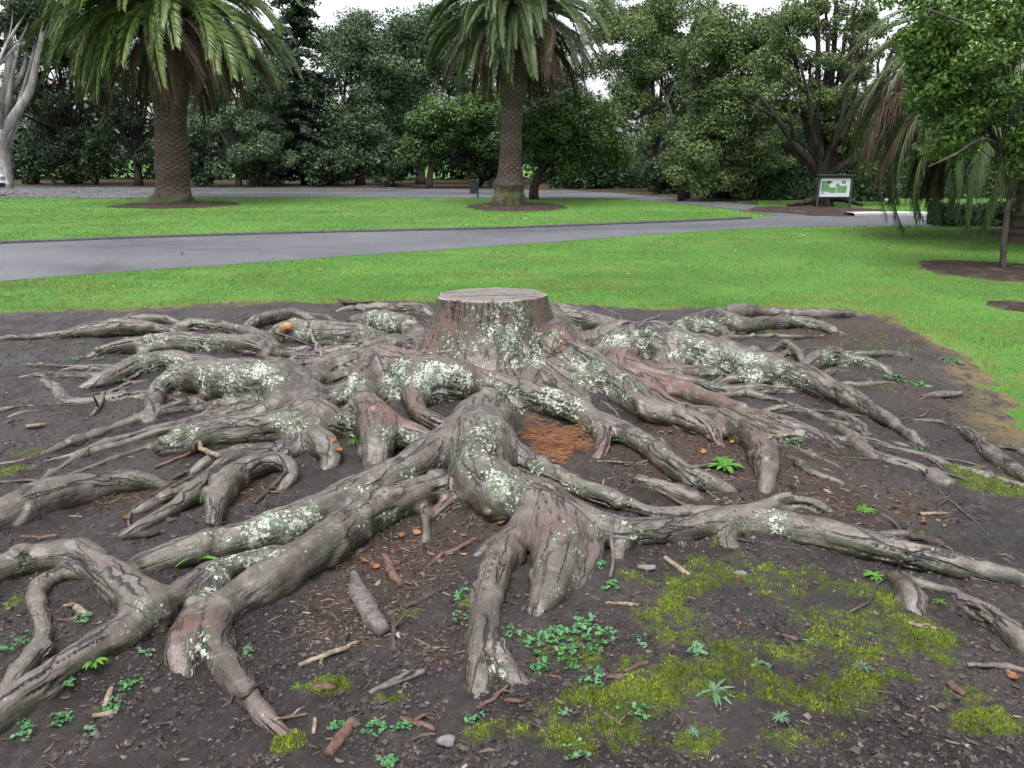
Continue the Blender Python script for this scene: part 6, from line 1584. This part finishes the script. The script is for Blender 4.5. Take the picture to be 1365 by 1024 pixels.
for i, (lb, a, b, rp, kd) in enumerate([
 ("largest mat of clover filling the ground right of the front root foot", 778, 848, 42, 'c'), ("thick clover mat pressed against the forked end of the front root", 735, 862, 36, 'c'), ("clover clump tucked in the fork between the two front root feet", 683, 845, 20, 'c'),
 ("round clover clump in the moss below the largest mat", 787, 906, 24, 'c'), ("round clover clump near the bottom edge right of centre", 846, 948, 20, 'c'), ("leafy clover beside the upper left side of the front root", 622, 795, 17, 'c'),
 ("low clover against the left side of the front root, lower of two", 622, 826, 20, 'c'), ("clover mat with rounded leaves at the bottom left corner", 48, 970, 25, 'c'), ("clover clump right of the bottom left mat", 84, 960, 15, 'c'), ("clover clump above the pale pinkish stick at lower left", 150, 942, 14, 'c'),
 ("seedlings below the lower left root, under the ferny weed", 88, 914, 11, 'c'), ("clover on mud between the ferny weed and the lichened root foot", 174, 913, 15, 'c'), ("seedlings under the fork of the arching left root", 190, 872, 11, 's'), ("rounded seedlings right of the lichened front root", 331, 870, 11, 's'),
 ("grassy weed right of the long curving front root", 397, 918, 13, 'g'), ("ferny green weed leaning on the lower left root", 125, 884, 20, 'l'), ("green sprigs inside the loop of the arching left root", 112, 826, 14, 'c'), ("lush green weed at the left edge beside the root leg", 30, 858, 26, 'c'),
 ("tiny clover near the pale pinkish stick", 118, 977, 9, 's'), ("clover clump below the pinkish sliver, leftmost of two", 498, 973, 16, 'c'), ("clover clump below the pinkish sliver, nearer the stone", 536, 973, 12, 'c'), ("seedlings in moss right of the front root foot", 748, 952, 13, 's'),
 ("small clover under the large mat beside the toe of the front root", 722, 893, 12, 'c'), ("small clover mid-way between the front foot and the broken pale-ended twig", 760, 884, 16, 'c'), ("rounded green weed under the big right front root", 812, 780, 16, 'c'), ("little rounded leaves at the corner of the right front root", 798, 753, 10, 'c'),
 ("pale seedlings at the bottom edge right of centre", 762, 1000, 20, 's'), ("sprigs at the base of the thin stick by the front foot", 634, 960, 13, 'c'), ("pale seedlings on mud right of the broken pale-ended twig", 922, 870, 12, 's'), ("seedlings in the moss near the brown twig", 855, 854, 13, 's'),
 ("clover clump at the bottom edge left of centre", 516, 1017, 10, 'c'), ("tiny clover left of the stone at the bottom", 452, 968, 10, 'c'), ("pale seedlings beside the big rosette, on the mud above it", 930, 866, 14, 's'), ("pale seedlings in the moss left of the lower right root", 1016, 889, 11, 's'),
 ("large spiky grey-green rosette in the moss at lower right", 952, 922, 36, 'r'), ("pale rosette below and right of the large spiky rosette", 1040, 957, 16, 'r'), ("pale rosette in the middle of the right-hand moss", 1150, 889, 16, 'r'), ("pale rosette by the brown twig in the moss", 1082, 857, 13, 'r'),
 ("bright rosette at the start of the lower right root", 1166, 770, 17, 'l'), ("grassy tuft behind the dark foot of the lower right root", 1254, 804, 13, 'g'), ("small pale rosette at the bottom below the spiky rosette", 924, 977, 13, 'r'), ("grassy sprout in the moss under the lower right root", 1160, 848, 12, 'g'),
 ("tall leafy bright green weed by the right root bend", 966, 624, 30, 'l'), ("ferny bright weed on mud right of the flat plate root", 1152, 681, 15, 'l'), ("bright weed where the long right root meets the mud", 1226, 601, 9, 'c'), ("bright weed beside the pale tan stick right of the stump", 1058, 591, 14, 'c'),
 ("strap-leaved shoot rising between the left roots", 268, 672, 44, 'p'), ("strap-leaved shoot rising behind the lichened left front root", 264, 752, 38, 'p'), ("small bright weed at the far left beside the dark back root", 105, 459, 9, 'c'), ("small weed left of two on mud below the dark back root", 102, 479, 9, 'c'), ("small weed right of two on mud below the dark back root", 131, 479, 9, 'c'),
 ("grassy sprout at the foot of the left lichened root", 162, 508, 11, 'g'), ("grassy sprout beside the left root node", 471, 592, 14, 'g'), ("grassy sprout in the gap of the root right of the needle hollow", 830, 588, 11, 'g'), ("low weed on the mud near the far right lawn edge", 1195, 505, 16, 'c'), ("low weed by the weathered grey log fragment", 1225, 515, 18, 'c'), ("low weed on mud between the small arch roots and the lawn", 1265, 482, 16, 'c')]):
    weed(lb, a, b, rp, kd, 2300 + i)
